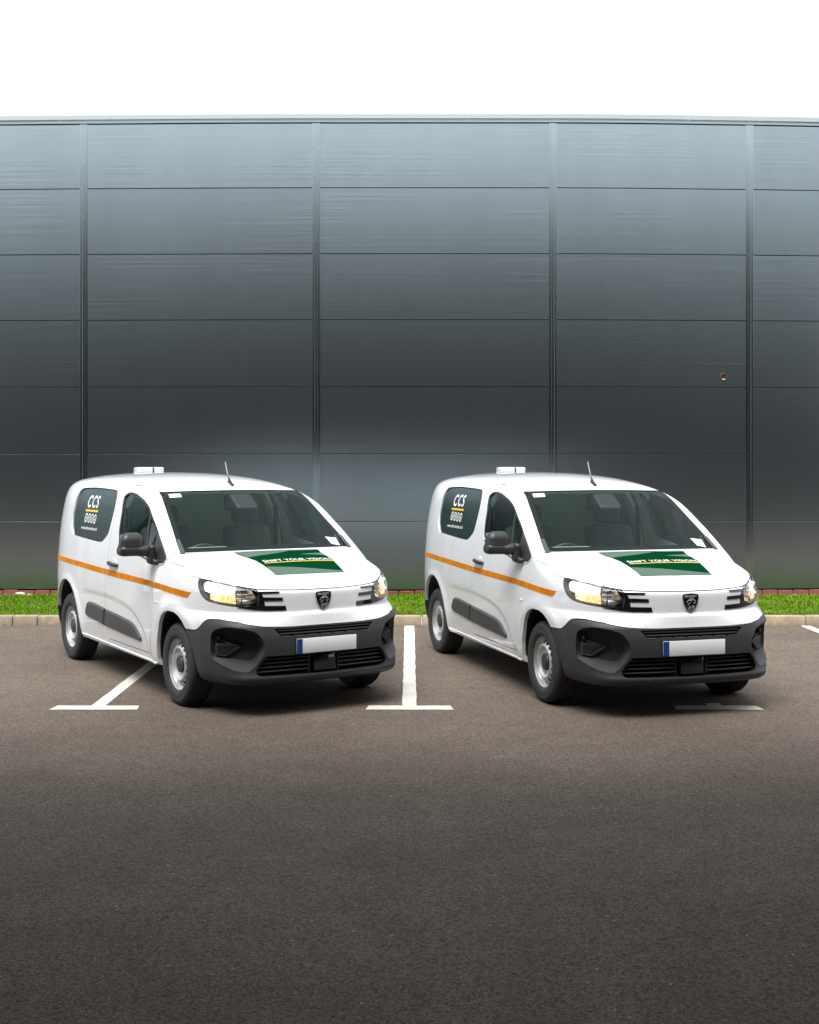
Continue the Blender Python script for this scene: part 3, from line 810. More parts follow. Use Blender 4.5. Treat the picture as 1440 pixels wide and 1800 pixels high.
DOOR = rounded([(-1.63,.345),(-1.63,.45),(-1.640,.60),(-1.60,.80),(-1.583,.976),(-1.575,1.15),(-1.575,1.40),(-1.575,1.60),(-1.555,1.715),(-1.42,1.738),(-1.25,1.716),(-1.05,1.679),(-.90,1.637),(-.766,1.592),(-.66,1.535),(-.558,1.474),(-.466,1.412),(-.36,1.325),(-.235,1.225),(-.150,1.164),(-.21,1.115),(-.36,1.078),(-.40,.94),(-.41,.81),(-.415,.634),(-.455,.47),(-.51,.345)], .05)
WIN = rounded([(-1.507,1.626),(-1.46,1.668),(-1.36,1.672),(-1.23,1.660),(-1.107,1.637),(-.98,1.612),(-.869,1.581),(-.78,1.55),(-.707,1.511),(-.564,1.433),(-.454,1.364),(-.30,1.262),(-.172,1.166),(-.226,1.118),(-.392,1.107),(-.70,1.150),(-1.05,1.197),(-1.325,1.236),(-1.375,1.262),(-1.395,1.33),(-1.430,1.479)], .03)
TRI = [(-.458,1.364),(-.30,1.262),(-.172,1.166),(-.226,1.118),(-.392,1.107),(-.46,1.118),(-.465,1.25)]
QWIN = rounded([(-2.72,1.684),(-2.6,1.693),(-2.36,1.699),(-2.1,1.695),(-1.80,1.686),(-1.72,1.672),(-1.655,1.605),(-1.628,1.52),(-1.628,1.40),(-1.645,1.300),(-1.70,1.255),(-1.786,1.211),(-1.848,1.204),(-2.072,1.208),(-2.366,1.220),(-2.665,1.234),(-2.735,1.305),(-2.765,1.402),(-2.765,1.577),(-2.745,1.652)], .03)
ARCH_F = [(-.365,.10),(-.362,.33),(-.335,.45),(-.300,.545),(-.258,.638),(-.205,.70),(-.155,.732),(-.07,.752),(.04,.748),(.115,.727),(.18,.692),(.235,.642),(.29,.56),(.335,.46),(.36,.35),(.37,.10)]
ARCH_R = [(-2.785+r*math.cos(a), .345+r*1.06*math.sin(a)) for r, a in [(.425, math.pi*k/18) for k in range(19)]]
ARCH_R = [(-2.36,.10)]+ARCH_R+[(-3.21,.10)]
BUMP = [(.20,.634),(.30,.638),(.381,.641),(.415,.660),(.457,.697),(.482,.720),(.507,.731),(.55,.737),(.616,.739),(.74,.724),(.823,.700),(.850,.688),(.873,.680),(1.2,.676),(1.2,.02),(.20,.02)]
RBUMP = [(-3.19,.02),(-3.19,.50),(-3.215,.575),(-3.26,.60),(-3.8,.60),(-3.8,.02)]
BON = [(-.16,1.158),(.0,1.113),(.111,1.079),(.22,1.048),(.312,1.034),(.424,1.022),(.52,1.006),(.599,.992),(.724,.966),(.783,.957),(.835,.948),(1.1,.944),(1.1,1.6),(-.16,1.6)]
HL = rounded([(.448,1.034),(.40,1.030),(.352,1.020),(.26,1.008),(.155,.990),(.06,.975),(-.025,.964),(-.06,.948),(-.075,.898),(-.064,.852),(-.003,.830),(.124,.838),(.24,.852),(.336,.868),(.38,.888),(.410,.916),(.440,.973)], .02)
SCREEN = rounded([(-.672,1.683),(-.35,1.691),(0,1.694),(.35,1.691),(.672,1.683),(.70,1.60),(.742,1.42),(.772,1.30),(.786,1.215),(.775,1.203),(.4,1.205),(0,1.206),(-.4,1.205),(-.775,1.203),(-.786,1.215),(-.772,1.30),(-.742,1.42),(-.70,1.60)], .02)

g = .004
def door_prism(poly, s):
    return prism_vf(dense(poly, .05), lambda x, z: (x, s*(float(HZF(z))-.09-.10*float(sstep(1.62, 1.72, z))), z), lambda x, z: (x, s*1.4, z))
wells = solid([side_prism(ARCH_F, s, .46, 1.4) for s in (1, -1)]+[side_prism(ARCH_R, s, .46, 1.4) for s in (1, -1)])
body = boolop(SHELL, solid([across([(x-g, z+g) for x, z in BUMP])]))
body = boolop(body, solid([across([(x+g, z+g) for x, z in RBUMP])]))
body = boolop(body, wells)
# bonnet lid: over the line BON and ahead of the windscreen foot
def rear_edge(y, d=0.0): return -.066-.045*(y/.78)**2+d
ys = np.linspace(-1.0, 1.0, 21)
def bon_plan(d): return prism_vf([(rear_edge(y, d), y) for y in ys]+[(1.3, 1.0), (1.3, -1.0)], lambda x, y: (x, y, .8), lambda x, y: (x, y, 1.7))
lid_body = boolop(solid([across([(x-g, z-g) for x, z in BON])]), solid([bon_plan(-.012)]), 'INTERSECT')
lid = boolop(boolop(SHELL, solid([across([(x, z+g) for x, z in BON])]), 'INTERSECT'), solid([bon_plan(0)]), 'INTERSECT')
body = boolop(body, lid_body)
body = boolop(body, solid([door_prism(inset(DOOR, -g), s) for s in (1, -1)]))
door = boolop(SHELL, solid([door_prism(inset(DOOR, g), -1)]), 'INTERSECT')
door = boolop(door, solid([side_prism(WIN, -1, .3)]))
body = boolop(body, solid([side_prism(QWIN, s, .3) for s in (1, -1)]))
body = boolop(body, solid([prism_vf(SCREEN, lambda y, z: (-1.2, y, z), lambda y, z: (.5, y, z))]))
HLO = inset(HL, -.0035)
hlcut = solid([obl_prism(HLO, s, .55, 1.3) for s in (1, -1)])
body = boolop(body, hlcut); lid = boolop(lid, hlcut)
vp('body', surf_normals(body), 'white')
vp('bonnet', surf_normals(lid), 'white')
door = surf_normals(door)
dR, dL = vp('door', door, 'white'), vp('door', surf_normals(boolop(boolop(SHELL, solid([door_prism(inset(DOOR, g), 1)]), 'INTERSECT'), solid([side_prism(WIN, 1, .3)]))), 'white')

# front bumper: a solid piece of the same shape, wheel wells, pockets and grille openings cut out
bum = boolop(OUTER, solid([across([(x+.001, z-g) for x, z in BUMP])]), 'INTERSECT')
bum = boolop(bum, wells)
def ring(poly, n):
    D = dense(poly, .004); L = np.concatenate([[0], np.cumsum(np.linalg.norm(np.diff(np.vstack([D, D[:1]]), axis=0), axis=1))])
    E = np.vstack([D, D[:1]]); t = np.linspace(0, L[-1], n, endpoint=False)
    return np.stack([np.interp(t, L, E[:, 0]), np.interp(t, L, E[:, 1])], 1)
FOGO = rounded([(.318,.640),(.275,.672),(.164,.679),(.03,.660),(-.06,.640),(-.115,.565),(-.125,.52),(-.06,.425),(-.005,.362),(.08,.374),(.164,.391),(.315,.404),(.337,.455),(.334,.56)], .03)
FOGI = rounded([(.275,.622),(.255,.636),(.153,.640),(.04,.625),(-.02,.610),(-.06,.555),(-.06,.51),(-.01,.43),(.038,.424),(.10,.432),(.20,.450),(.276,.460),(.286,.49),(.284,.58)], .02)
UPG = rounded([(-.435,.672),(.435,.672),(.405,.640),(.38,.606),(-.38,.606),(-.405,.640)], .008)
LOG = rounded([(-.500,.470),(-.20,.466),(.20,.466),(.500,.470),(.54,.42),(.572,.362),(.566,.332),(.53,.314),(.30,.310),(0,.308),(-.30,.310),(-.53,.314),(-.566,.332),(-.572,.362),(-.54,.42)], .015)
for s in (1, -1):
    a, b = ring(FOGO, 48), ring(FOGI, 48)
    # outer lip at w=.985, tapering in to the floor; opened out straight beyond the lip
    a2 = a+(a-a.mean(0))*.35
    bum = boolop(bum, solid([obl_prism(a2, s, .900, 1.10, b)]))
def front_prism(poly, x0, x1): return prism_vf(poly, lambda y, z: (x0, y, z), lambda y, z: (x1, y, z))
bum = boolop(bum, solid([front_prism(UPG, .80, 1.3)]))
bum = boolop(bum, solid([front_prism(LOG, .66, 1.3)]))
bumper = vp('front_bumper', surf_normals(bum), 'plastic')
rb = boolop(OUTER, solid([across([(x, z-g) for x, z in RBUMP])]), 'INTERSECT')
vp('rear_bumper', surf_normals(boolop(rb, wells)), 'plastic')
# grille backs and slats
def slab(name, pts, t, hgt, m, parent):
    """a bar following a list of (x, y, z) points along its front edge, t deep and hgt high"""
    V = []; Fc = []
    for x, y, z in pts: V += [(x-t, y, z-hgt/2), (x, y, z-hgt*.35), (x+.002, y, z), (x, y, z+hgt*.35), (x-t, y, z+hgt/2)]
    n = 5
    for i in range(len(pts)-1):
        for k in range(n-1): Fc.append((i*n+k, (i+1)*n+k, (i+1)*n+k+1, i*n+k+1))
    Fc += [tuple(range(n-1, -1, -1)), tuple((len(pts)-1)*n+k for k in range(n))]
    me = raw_mesh(V, Fc); bm = bmesh.new(); bm.from_mesh(me); bmesh.ops.recalc_face_normals(bm, faces=bm.faces[:]); bm.to_mesh(me); bm.free()
    return vp(name, me, m, parent)
def along(y0, y1, z0, z1, n, back):
    yy = np.linspace(y0, y1, n); zz = np.linspace(z0, z1, n); p = on_front(np.stack([yy, zz], 1)); p[:, 0] -= back; return p.tolist()
vp('grille_back', box(.795, .81, -.45, .45, .60, .68), 'black', bumper)
vp('grille_back', box(.60, .68, -.54, .54, .29, .48), 'black', bumper)
for z, y1 in ((.654, .405), (.630, .388)): slab('grille_slat', along(-y1, y1, z, z, 25, .012), .035, .013, 'plastic', bumper)
for i in range(7):
    yc = -.345+i*.115
    slab('vent_slot', along(yc-.046, yc+.046, .611, .611, 4, .003), .02, .006, M['plastic2'], bumper)
for s in (1, -1):
    for z, y1, dz in ((.443, .505, 0), (.411, .53, 0), (.379, .550, 0), (.347, .562, 0)):
        p = along(s*.135, s*y1, z, z, 16, .030)
        slab('grille_slat', p, .05, .011, 'plastic2', bumper)
    vp('grille_post', box(.75, .845, s*.128-.01, s*.128+.01, .312, .465, .004), 'black', bumper)
vp('radar_cover', box(.78, .868, -.098, .098, .325, .462, .012), 'gloss_black', bumper)
# fog lamp pocket furniture
for s in (1, -1):
    w0 = .902
    def quad(poly, w, d=.012):
        return solid([obl_prism(poly, s, w-d, w)])
    tri = [(.272,.556),(.085,.548),(.055,.543),(.195,.455),(.272,.466)]
    fm = vp('fog_lamp_frame', quad(tri, w0+.022, .03), 'plastic2', bumper)
    inn = [(.260,.540),(.105,.533),(.195,.468),(.260,.477)]
    vp('fog_lamp_blank', quad(inn, w0+.0235, .01), 'black', bumper)
    c = obl_pt(.248, .592, w0+.012, s); ms = bpy.data.meshes.new('m'); bm = bmesh.new(); bmesh.ops.create_uvsphere(bm, u_segments=16, v_segments=10, radius=.022); bm.to_mesh(ms); bm.free(); ms.polygons.foreach_set('use_smooth', [True]*len(ms.polygons))
    o = vp('parking_sensor', ms, 'black', bumper); o.location = c
    V, Fc = tube_vf([obl_pt(.235, .575, w0+.014, s), obl_pt(.15, .552, w0+.024, s), obl_pt(.06, .537, w0+.026, s)], [.004, .004, .005], 8)
    vp('fog_lamp_rib', mesh(V, Fc, True), 'plastic2', bumper)
# tow eye cover
vp('tow_eye_cover', patch_mesh([(-.415,.575),(-.33,.575),(-.33,.505),(-.415,.505)], m_front, .0015, -.003, .03, .003), 'plastic', bumper)
# number plate
pl = vp('number_plate', box(.894, .902, -.262, .262, .474, .588, .003), 'plate')
vp('plate_band', box(.9015, .9028, -.262, -.213, .475, .587), 'plate_blue', pl)
V, Fc = box_vf(.870, .8945, -.270, .270, .466, .596); vp('plate_holder', box(.868, .8945, -.270, .270, .466, .595, .004), 'black')

# ---------------------------------------------------------------- van: glazing
ws = vp('windscreen', patch_mesh(inset(SCREEN, .002), m_front, -.004, -.02, .06), 'screen')
frit_in = rounded([(-.622,1.660),(0,1.672),(.622,1.660),(.655,1.58),(.700,1.40),(.728,1.30),(.735,1.245),(.70,1.236),(0,1.240),(-.70,1.236),(-.735,1.245),(-.728,1.30),(-.700,1.40),(-.655,1.58)], .04)
vp('screen_border', patch_mesh(inset(SCREEN, .001), m_front, -.0052, -.03, .05, holes=[frit_in], walls=False), 'frit', ws)
# gasket and cowl corner pieces at the foot of the pillars
cc = patch_mesh([(-.795,1.200),(-.758,1.200),(-.752,1.225),(-.742,1.30),(-.750,1.305),(-.776,1.30)], m_front, .006, -.008, .03)
both('cowl_corner', cc, 'plastic2')
st = patch_mesh([(-.613,1.664),(-.508,1.668),(-.513,1.639),(-.622,1.634)], m_front, -.0025, -.003, .05, walls=False); vp('screen_sticker', st, 'paper', ws)
st = patch_mesh([(.600,1.288),(.70,1.275),(.692,1.214),(.618,1.230)], m_front, -.0025, -.003, .05, walls=False); vp('screen_sticker', st, 'paper', ws)
# camera and mirror housing behind the glass
cm = sdf_obj(lambda p: np.maximum(smax(rbox(p, (-.80, .05, 1.585), (.16, .105, .075), .03), (p[..., 2]-1.19+.635*(p[..., 0]+.06)+.012), .01), -9), (-1.0, -.12, 1.45), (-.58, .22, 1.70), .016)
vp('camera_housing', cm, 'black')
for s in (-1, 1):
    d = dR if s < 0 else dL
    ms = m_side(s)
    seal = patch_mesh(inset(WIN, .001), ms, -.004, -.028, .05, holes=[inset(WIN, .020)]); vp('window_seal', seal, 'black', d)
    pane = [p for p in inset(WIN, .010) if p[0] < -.466]
    gl = patch_mesh(pane, ms, -.010, -.012, .07, walls=False); vp('window', gl, 'glass', d)
    vp('quarter_trim', patch_mesh(inset(TRI, .003), ms, .003, -.02, .05, .006), 'plastic', d)
    vp('window_divider', patch_mesh([(-.745,1.520),(-.728,1.512),(-.625,1.140),(-.643,1.135)], ms, -.006, -.02, .05), 'plastic2', d)
    vp('belt_strip', patch_mesh([(-1.335,1.222),(-.392,1.090),(-.392,1.104),(-1.335,1.240)], ms, .004, -.012, .05, .003), 'black', d)
    qm = patch_mesh(inset(QWIN, .004), ms, -.012, -.028, .07, .004); qw = vp('side_window', qm, 'green_film')
    if s > 0: pass
    # CCS graphics
    def T(txt, x0, x1, z0, z1, mm, bold=0.0, shear=0.0):
        me = text_mesh(txt, bold=bold, shear=shear, space=1.25 if len(txt) == 3 else 1.0); q = fit_text(me, *((x0, x1) if s < 0 else (-4.56-x0, -4.56-x1)), z0, z1)
        return put_text(me, q, ms, -.0105)
    fx = (lambda a: a) if s < 0 else (lambda a: -4.56-a)
    vp('window_lettering', T('CCS', -2.405, -2.110, 1.508, 1.624, 'print_white', .018, .0), 'print_white', qw)
    vp('window_lettering', T('www.carlin-services.co.uk', -2.459, -2.010, 1.300, 1.332, 'print_white', .012), 'print_white', qw)
    bar = [(fx(-2.41), 1.470), (fx(-2.075), 1.470), (fx(-2.085), 1.489), (fx(-2.42), 1.489)]
    vp('yellow_bar', patch_mesh(bar, ms, -.0105, -.011, .05, walls=False), 'print_yellow', qw)
    for i in range(4):
        cx, cz = fx(-2.365+i*.082), 1.411-.002*i
        circ = lambda r: [(cx+r*.86*math.cos(2*math.pi*k/20), cz+r*1.12*math.sin(2*math.pi*k/20)) for k in range(20)]
        vp('service_badge', patch_mesh(circ(.040), ms, -.0105, -.011, .05, holes=[circ(.029)], walls=False), 'print_white', qw)
        gm = [[(-.010, -.016), (.010, -.016), (.010, .004), (0, .018), (-.010, .004)], [(-.014, -.004), (-.004, -.018), (.004, -.018), (.002, 0), (.012, .012), (.004, .018), (-.012, .010)],
              [(-.012, -.016), (.012, -.016), (.004, -.006), (.008, .016), (-.006, .012), (-.006, -.004)], [(-.008, -.018), (.006, -.018), (.012, .0), (.002, .018), (-.004, .004), (-.012, .006)]][i]
        vp('badge_symbol', patch_mesh([(cx+a*.8, cz+b) for a, b in gm], ms, -.0105, -.011, .05, walls=False), 'print_white', qw)

# ---------------------------------------------------------------- van: headlights and grille face
for s in (-1, 1):
    mo = m_obl(s); fl = (lambda me: me)
    hz = patch_mesh(inset(HL, .001), mo, -.052, -.0035, .03, .012); hl = vp('headlight', hz, 'bezel')
    dish = lambda c, rx, rz, d: (lambda q: -d*np.clip(1-((q[:, 0]-c[0])/rx)**2-((q[:, 1]-c[1])/rz)**2, 0, 1))
    main = rounded([(.405,.992),(.392,1.013),(.330,1.013),(.150,.984),(.132,.924),(.33,.924),(.388,.940)], .012)
    vp('main_reflector', patch_mesh(main, mo, -.022, -.05, .018, .004, bulge=dish((.25, .965), .14, .05, .03)), 'beam', hl)
    amb = rounded([(.342,.921),(.131,.921),(.120,.852),(.24,.862),(.334,.878)], .008)
    vp('indicator', patch_mesh(amb, mo, -.022, -.05, .018, .004, bulge=dish((.23, .89), .12, .03, .015)), 'amber', hl)
    clr = rounded([(.126,.980),(.05,.968),(.000,.957),(-.040,.895),(-.050,.862),(.02,.838),(.112,.846)], .012)
    vp('side_reflector', patch_mesh(clr, mo, -.024, -.05, .018, .004, bulge=dish((.06, .905), .09, .06, .03)), 'reflector', hl)
    for (a, b, c2, e) in (((.11, .925), (-.01, .922), .006, 0), ((.115, .895), (-.03, .886), .005, 0), ((.08, .97), (.075, .85), .004, 0)):
        p = mo(np.array([a, b]), -.024); V, Fc = tube_vf([tuple(p[0]), tuple((p[0]+p[1])/2), tuple(p[1])], c2, 6); vp('reflector_rib', mesh(V, Fc, True), 'gloss_black' if c2 < .005 else 'reflector', hl)
    for (u, z, r, mm) in ((.30, .965, .013, 'bulb'), (.19, .958, .011, 'bulb'), (.29, .893, .008, 'bulb')):
        bmx = bmesh.new(); bmesh.ops.create_uvsphere(bmx, u_segments=12, v_segments=8, radius=r); me = bpy.data.meshes.new('m'); bmx.to_mesh(me); bmx.free(); me.polygons.foreach_set('use_smooth', [True]*len(me.polygons))
        o = vp('bulb', me, mm, hl); o.location = tuple(mo(np.array([(u, z)]), -.024)[0])
    vp('lens', patch_mesh(inset(HL, .002), mo, -.0005, -.006, .04, walls=False), 'lens', hl)
    fb = inset(HL, .0015)
    vp('lens_edge', patch_mesh(fb, mo, -.0012, -.01, .03, holes=[inset(HL, .0055)], walls=False), 'gloss_black', hl)
    # three black claws running in from the lamp
    fy = lambda poly: [(-s*y if s > 0 else y, z) if False else (y*(-s), z) for y, z in poly]
    mf = m_front
    A = [[(-.535,.953),(-.355,.950),(-.362,.9335),(-.485,.9335),(-.51,.938)], [(-.490,.909),(-.335,.903),(-.331,.876),(-.484,.878)],
         [(-.520,.845),(-.312,.839),(-.305,.801),(-.46,.803),(-.54,.811),(-.600,.820),(-.66,.829),(-.64,.839)]]
    for poly in A:
        pp = [(y*(-s), z) for y, z in poly]
        vp('grille_claw', patch_mesh(pp, mf, .006, -.004, .03, .003), 'gloss_black')
    pp = [(y*(-s), z) for y, z in [(-.525,.957),(-.490,.938),(-.476,.905),(-.468,.860),(-.462,.806),(-.53,.812),(-.525,.85),(-.512,.90),(-.52,.94)]]
    vp('claw_link', patch_mesh(pp, mf, .0032, -.004, .03, .003), 'gloss_black')
    for (y0, y1, z) in ((.20, .30, .889), ):
        vp('grille_crease', patch_mesh([(-s*-y0*-1, z-.0025), (-s*-y1*-1, z-.0025), (-s*-y1*-1, z+.0025), (-s*-y0*-1, z+.0025)], mf, -.0005, -.003, .05, .001), 'white')
# shield emblem
SH = rounded([(-.071,.934),(-.035,.940),(0,.942),(.035,.940),(.071,.934),(.073,.905),(.064,.862),(.040,.815),(0,.785),(-.040,.815),(-.064,.862),(-.073,.905)], .008)
em = vp('emblem', patch_mesh(SH, m_front, .010, -.004, .02, .003), 'silver')
vp('emblem_field', patch_mesh(inset(SH, .006), m_front, .0112, .009, .02), 'gloss_black', em)
me = text_mesh('PEUGEOT', bold=.02); vp('emblem_lettering', put_text(me, fit_text(me, -.051, .051, .908, .924), m_front, .0118), 'silver', em)
def stroke(pts, w):
    P = np.array(pts, float); t = np.gradient(P, axis=0); t /= np.linalg.norm(t, axis=1, keepdims=True); n = np.stack([-t[:, 1], t[:, 0]], 1)
    k = np.linspace(0, 1, len(P)); ww = (w*np.sin(np.pi*(.12+.76*k)))[:, None]
    return [tuple(p) for p in np.concatenate([P+n*ww, (P-n*ww)[::-1]])]
LION = [([(-.034,.866),(-.026,.880),(-.012,.893),(.004,.898),(.022,.894),(.036,.882),(.043,.866)], .0035), ([(-.016,.888),(-.006,.884),(.006,.884),(.016,.889)], .003),
        ([(-.028,.848),(-.020,.856),(-.010,.864),(-.004,.872)], .0022), ([(-.026,.838),(-.020,.822),(-.010,.808),(0,.799)], .002), ([(.022,.872),(.030,.864),(.034,.854)], .003),
        ([(.034,.846),(.030,.828),(.018,.812),(.004,.800)], .002), ([(-.014,.846),(-.010,.836),(-.012,.824)], .002), ([(0,.842),(-.002,.828),(-.001,.812)], .0024), ([(.014,.850),(.012,.836),(.008,.822)], .002), ([(.022,.848),(.022,.834),(.016,.822)], .0018)]
for pts, w in LION: vp('emblem_stroke', patch_mesh(stroke(pts, w), m_front, .0120, .011, .02), 'silver', em)

# ---------------------------------------------------------------- van: graphics, mouldings, handles
TOPL = tab((-3.40,.996),(-3.124,1.003),(-1.584,.976),(-.431,.957),(.285,.924)); BOTL = tab((-3.40,.950),(-3.108,.957),(-1.574,.924),(-.423,.909),(.235,.876))
for s in (-1, 1):
    ms = m_side(s)
    for x0, x1 in ((-3.36, -2.45), (-2.447, -1.592), (-1.578, -.408), (-.396, .285)):
        xs_ = np.linspace(x0, x1, 12); xb = np.linspace(x0, x1 if x1 < .2 else .235, 12)
        poly = [(a, float(BOTL(a))) for a in xb]+[(a, float(TOPL(a))) for a in xs_[::-1]]
        vp('orange_stripe', patch_mesh(poly, ms, .0012, -.001, .05), 'orange')
    for k, poly in enumerate((
        [(-2.129,.621),(-2.10,.641),(-1.956,.645),(-1.80,.635),(-1.604,.620),(-1.650,.452),(-2.02,.478),(-2.150,.487),(-2.181,.52),(-2.176,.56)],
        [(-1.598,.619),(-1.30,.602),(-.983,.581),(-.89,.565),(-.828,.543),(-.76,.505),(-.700,.463),(-.700,.425),(-.725,.414),(-1.20,.432),(-1.644,.452)])):
        vp('side_moulding', patch_mesh(rounded(poly, .012, 3), ms, .016, -.006, .03, .020, sharp=24), 'plastic2', dL if False else None)
    # handle: pull bar over a dished cup
    y = lambda x, z, l: tuple(on_side(np.array([(x, z)]), s, l)[0])
    cup = [(-1.40+.062*math.cos(2*math.pi*k/24), 1.055+.036*math.sin(2*math.pi*k/24)) for k in range(24)]
    d = dR if s < 0 else dL
    vp('handle_cup', patch_mesh(cup, ms, .003, -.003, .02, .008), 'white', d)
    p = [y(x, z, l) for x, z, l in ((-1.512, 1.040, .004), (-1.49, 1.039, .020), (-1.44, 1.036, .030), (-1.36, 1.031, .030), (-1.31, 1.028, .022), (-1.285, 1.026, .004))]
    V, Fc = tube_vf(p, [.013, .017, .018, .018, .017, .013], 10); V = [(a, b, c) for a, b, c in V]
    vp('door_handle', mesh(V, Fc, True, 60), 'mirror_black', d)
    rep = [(-.335+.028*math.cos(2*math.pi*k/16), .795+.013*math.sin(2*math.pi*k/16)) for k in range(16)]
    vp('side_repeater', patch_mesh(rep, ms, .006, -.002, .02, .005), mat('repeater', (.7, .68, .64), .2, coat=1) if s < 0 else M['chrome'])
    # sill flange
    vp('sill', patch_mesh([(-2.33,.318),(-2.31,.272),(-1.4,.268),(-.40,.264),(-.385,.292),(-1.4,.305)], ms, .011, -.006, .06, .008), 'white')
# bonnet graphic
DEC = [(-.070,-.345),(-.071,-.15),(-.066,.05),(-.068,.25),(-.075,.440),(.02,.462),(.112,.466),(.30,.425),(.524,.365),(.535,.05),(.520,-.254),(.40,-.240),(.254,-.233),(.13,-.240),(.03,-.272)]
dc = vp('bonnet_graphic', patch_mesh(DEC, m_top, .0012, .0004, .03, walls=False), 'decal_green')
SW1 = [(-.070,-.345),(-.071,-.15),(-.068,.18),(-.050,.12),(-.020,-.02),(.004,-.15),(.03,-.272)]
SW2 = [(.294,-.234),(.355,-.01),(.437,.207),(.490,.376),(.524,.365),(.535,.05),(.520,-.254),(.40,-.240)]
SW3 = [(-.030,.452),(-.010,.30),(.010,.22),(.014,.30),(.020,.40),(.03,.462)]
for q in (SW1, SW2, SW3): vp('graphic_swoosh', patch_mesh(q, m_top, .0026, .001, .03, walls=False), 'decal_grey', dc)
me = text_mesh('SHIFT YOUR VISION', bold=.010, shear=.0, space=1.12)
co = np.empty(len(me.vertices)*3); me.vertices.foreach_get('co', co); co = co.reshape(-1, 3); lo, hi = co.min(0), co.max(0)
tx = (co[:, 0]-lo[0])/(hi[0]-lo[0]); ty = (co[:, 1]-lo[1])/(hi[1]-lo[1])
q = np.stack([.188-.022*tx-.054*ty, -.192+.632*tx+.0*ty], 1)
vp('graphic_lettering', put_text(me, q, m_top, .0034), 'print_white', dc)
vp('graphic_underline', patch_mesh([(.217,-.200),(.204,-.200),(.182,.452),(.197,.462)], m_top, .0032, .001, .03, walls=False), 'print_yellow', dc)

# ---------------------------------------------------------------- van: mirror, aerial, beacon
for s in (-1,):
    c = np.array([-.45, -1.105*1, 1.285])
    def shell(p):
        b = rbox(p, (-.455, -1.070, 1.215), (.072, .128, .044), .038)
        return smin(b, rbox(p, (-.425, -.985, 1.205), (.050, .06, .036), .03), .03)
    def cap(p):
        q = p.copy(); k = np.clip((p[..., 2]-1.24)/.12, 0, 1)
        q[..., 1] = -1.086+(p[..., 1]+1.086)*(1+.22*k); q[..., 0] = -.45+(p[..., 0]+.45)*(1+.25*k)
        return np.maximum(rbox(q, (-.455, -1.086, 1.262), (.068, .112, .100), .066), 1.240-p[..., 2])
    mh = vp('mirror', sdf_obj(shell, (-.56, -1.26, 1.12), (-.34, -.90, 1.40), .009), 'mirror_black')
    vp('mirror_cap', sdf_obj(cap, (-.56, -1.26, 1.20), (-.34, -.92, 1.40), .009), 'mirror_black', mh)
    def arm(p):
        a = rbox(p, (-.400, -.938, 1.182), (.052, .030, .080), .028)
        c = rbox(p, (-.375, -.905, 1.118), (.055, .035, .022), .02)
        return smin(a, c, .025)
    vp('mirror_arm', sdf_obj(arm, (-.52, -1.1, 1.05), (-.28, -.83, 1.29), .008), 'mirror_black', mh)
    vp('mirror_glass', box(-.5125, -.508, -1.175, -1.01, 1.225, 1.345, .002), 'chrome', mh)
ab = vp('aerial', sdf_obj(lambda p: smax(smin(capsule(p, (-.92, .02, 1.735), (-.985, .02, 1.757), .017), capsule(p, (-.96, .02, 1.755), (-.99, .02, 1.79), .009), .03), 1.715-p[..., 2], .004), (-1.05, -.03, 1.69), (-.88, .07, 1.83), .006), 'black')
V, Fc = tube_vf([(-.985, .02, 1.775), (-1.03, .02, 1.85), (-1.075, .02, 1.945)], [.008, .0065, .005], 8); vp('aerial_rod', mesh(V, Fc, True), mat('aerial_rod', (.22, .23, .24), .4), ab)
zb = 1.822
bb = vp('beacon_bar', box(-3.10, -2.92, -.122, .155, zb-.01, zb+.012, .006), 'print_white')
for a, b in ((-.120, .035), (.043, .153)):
    vp('beacon_cover', box(-3.095, -2.925, a, b, zb+.0125, zb+.070, .016, 3), 'beacon_lens', bb)
    vp('beacon_light', box(-3.07, -2.95, a+.02, b-.02, zb+.013, zb+.045, .006), 'chrome', bb)
vp('beacon_divider', box(-3.092, -2.928, .0355, .0425, zb+.0125, zb+.067, .002), 'gloss_black', bb)

# ---------------------------------------------------------------- van: wheels
def tyre():
    hw = .1025; prof = []
    half = [(.2035,.086),(.210,.094),(.222,.1005),(.240,.1045),(.246,.1055),(.250,.1050),(.268,.1055),(.284,.1040),(.288,.1050),(.292,.1035),(.304,.0985),(.314,.0900),(.3205,.0790),(.3245,.066)]
    groove = [(.3250,.060),(.3180,.0590),(.3180,.0520),(.3255,.0510),(.3260,.022),(.3190,.0212),(.3190,.0130),(.3262,.0122)]
    h = half+groove; prof = [(r, w) for r, w in h]+[(r, -w) for r, w in h[::-1]]
    me = lathe(prof, 96, closed=False, sharp=28); return me
def tread_blocks():
    """cross cuts in the shoulders as small raised lugs"""
    V = []; Fc = []
    n = 72
    for i in range(n):
        a0 = 2*math.pi*(i+.08)/n; a1 = 2*math.pi*(i+.80)/n
        for sg in (1, -1):
            b = len(V)
            for a in (a0, a1):
                for r, w in ((.3262, .0605), (.3258, .067), (.3228, .0795), (.3165, .0905)):
                    V.append(((r+.0022)*math.cos(a), sg*w, (r+.0022)*math.sin(a)))
            for k in range(3): q = (b+k, b+k+1, b+5+k, b+4+k); Fc.append(q if sg > 0 else q[::-1])
            for base in (b, b+4):
                pass
    return mesh(V, Fc)
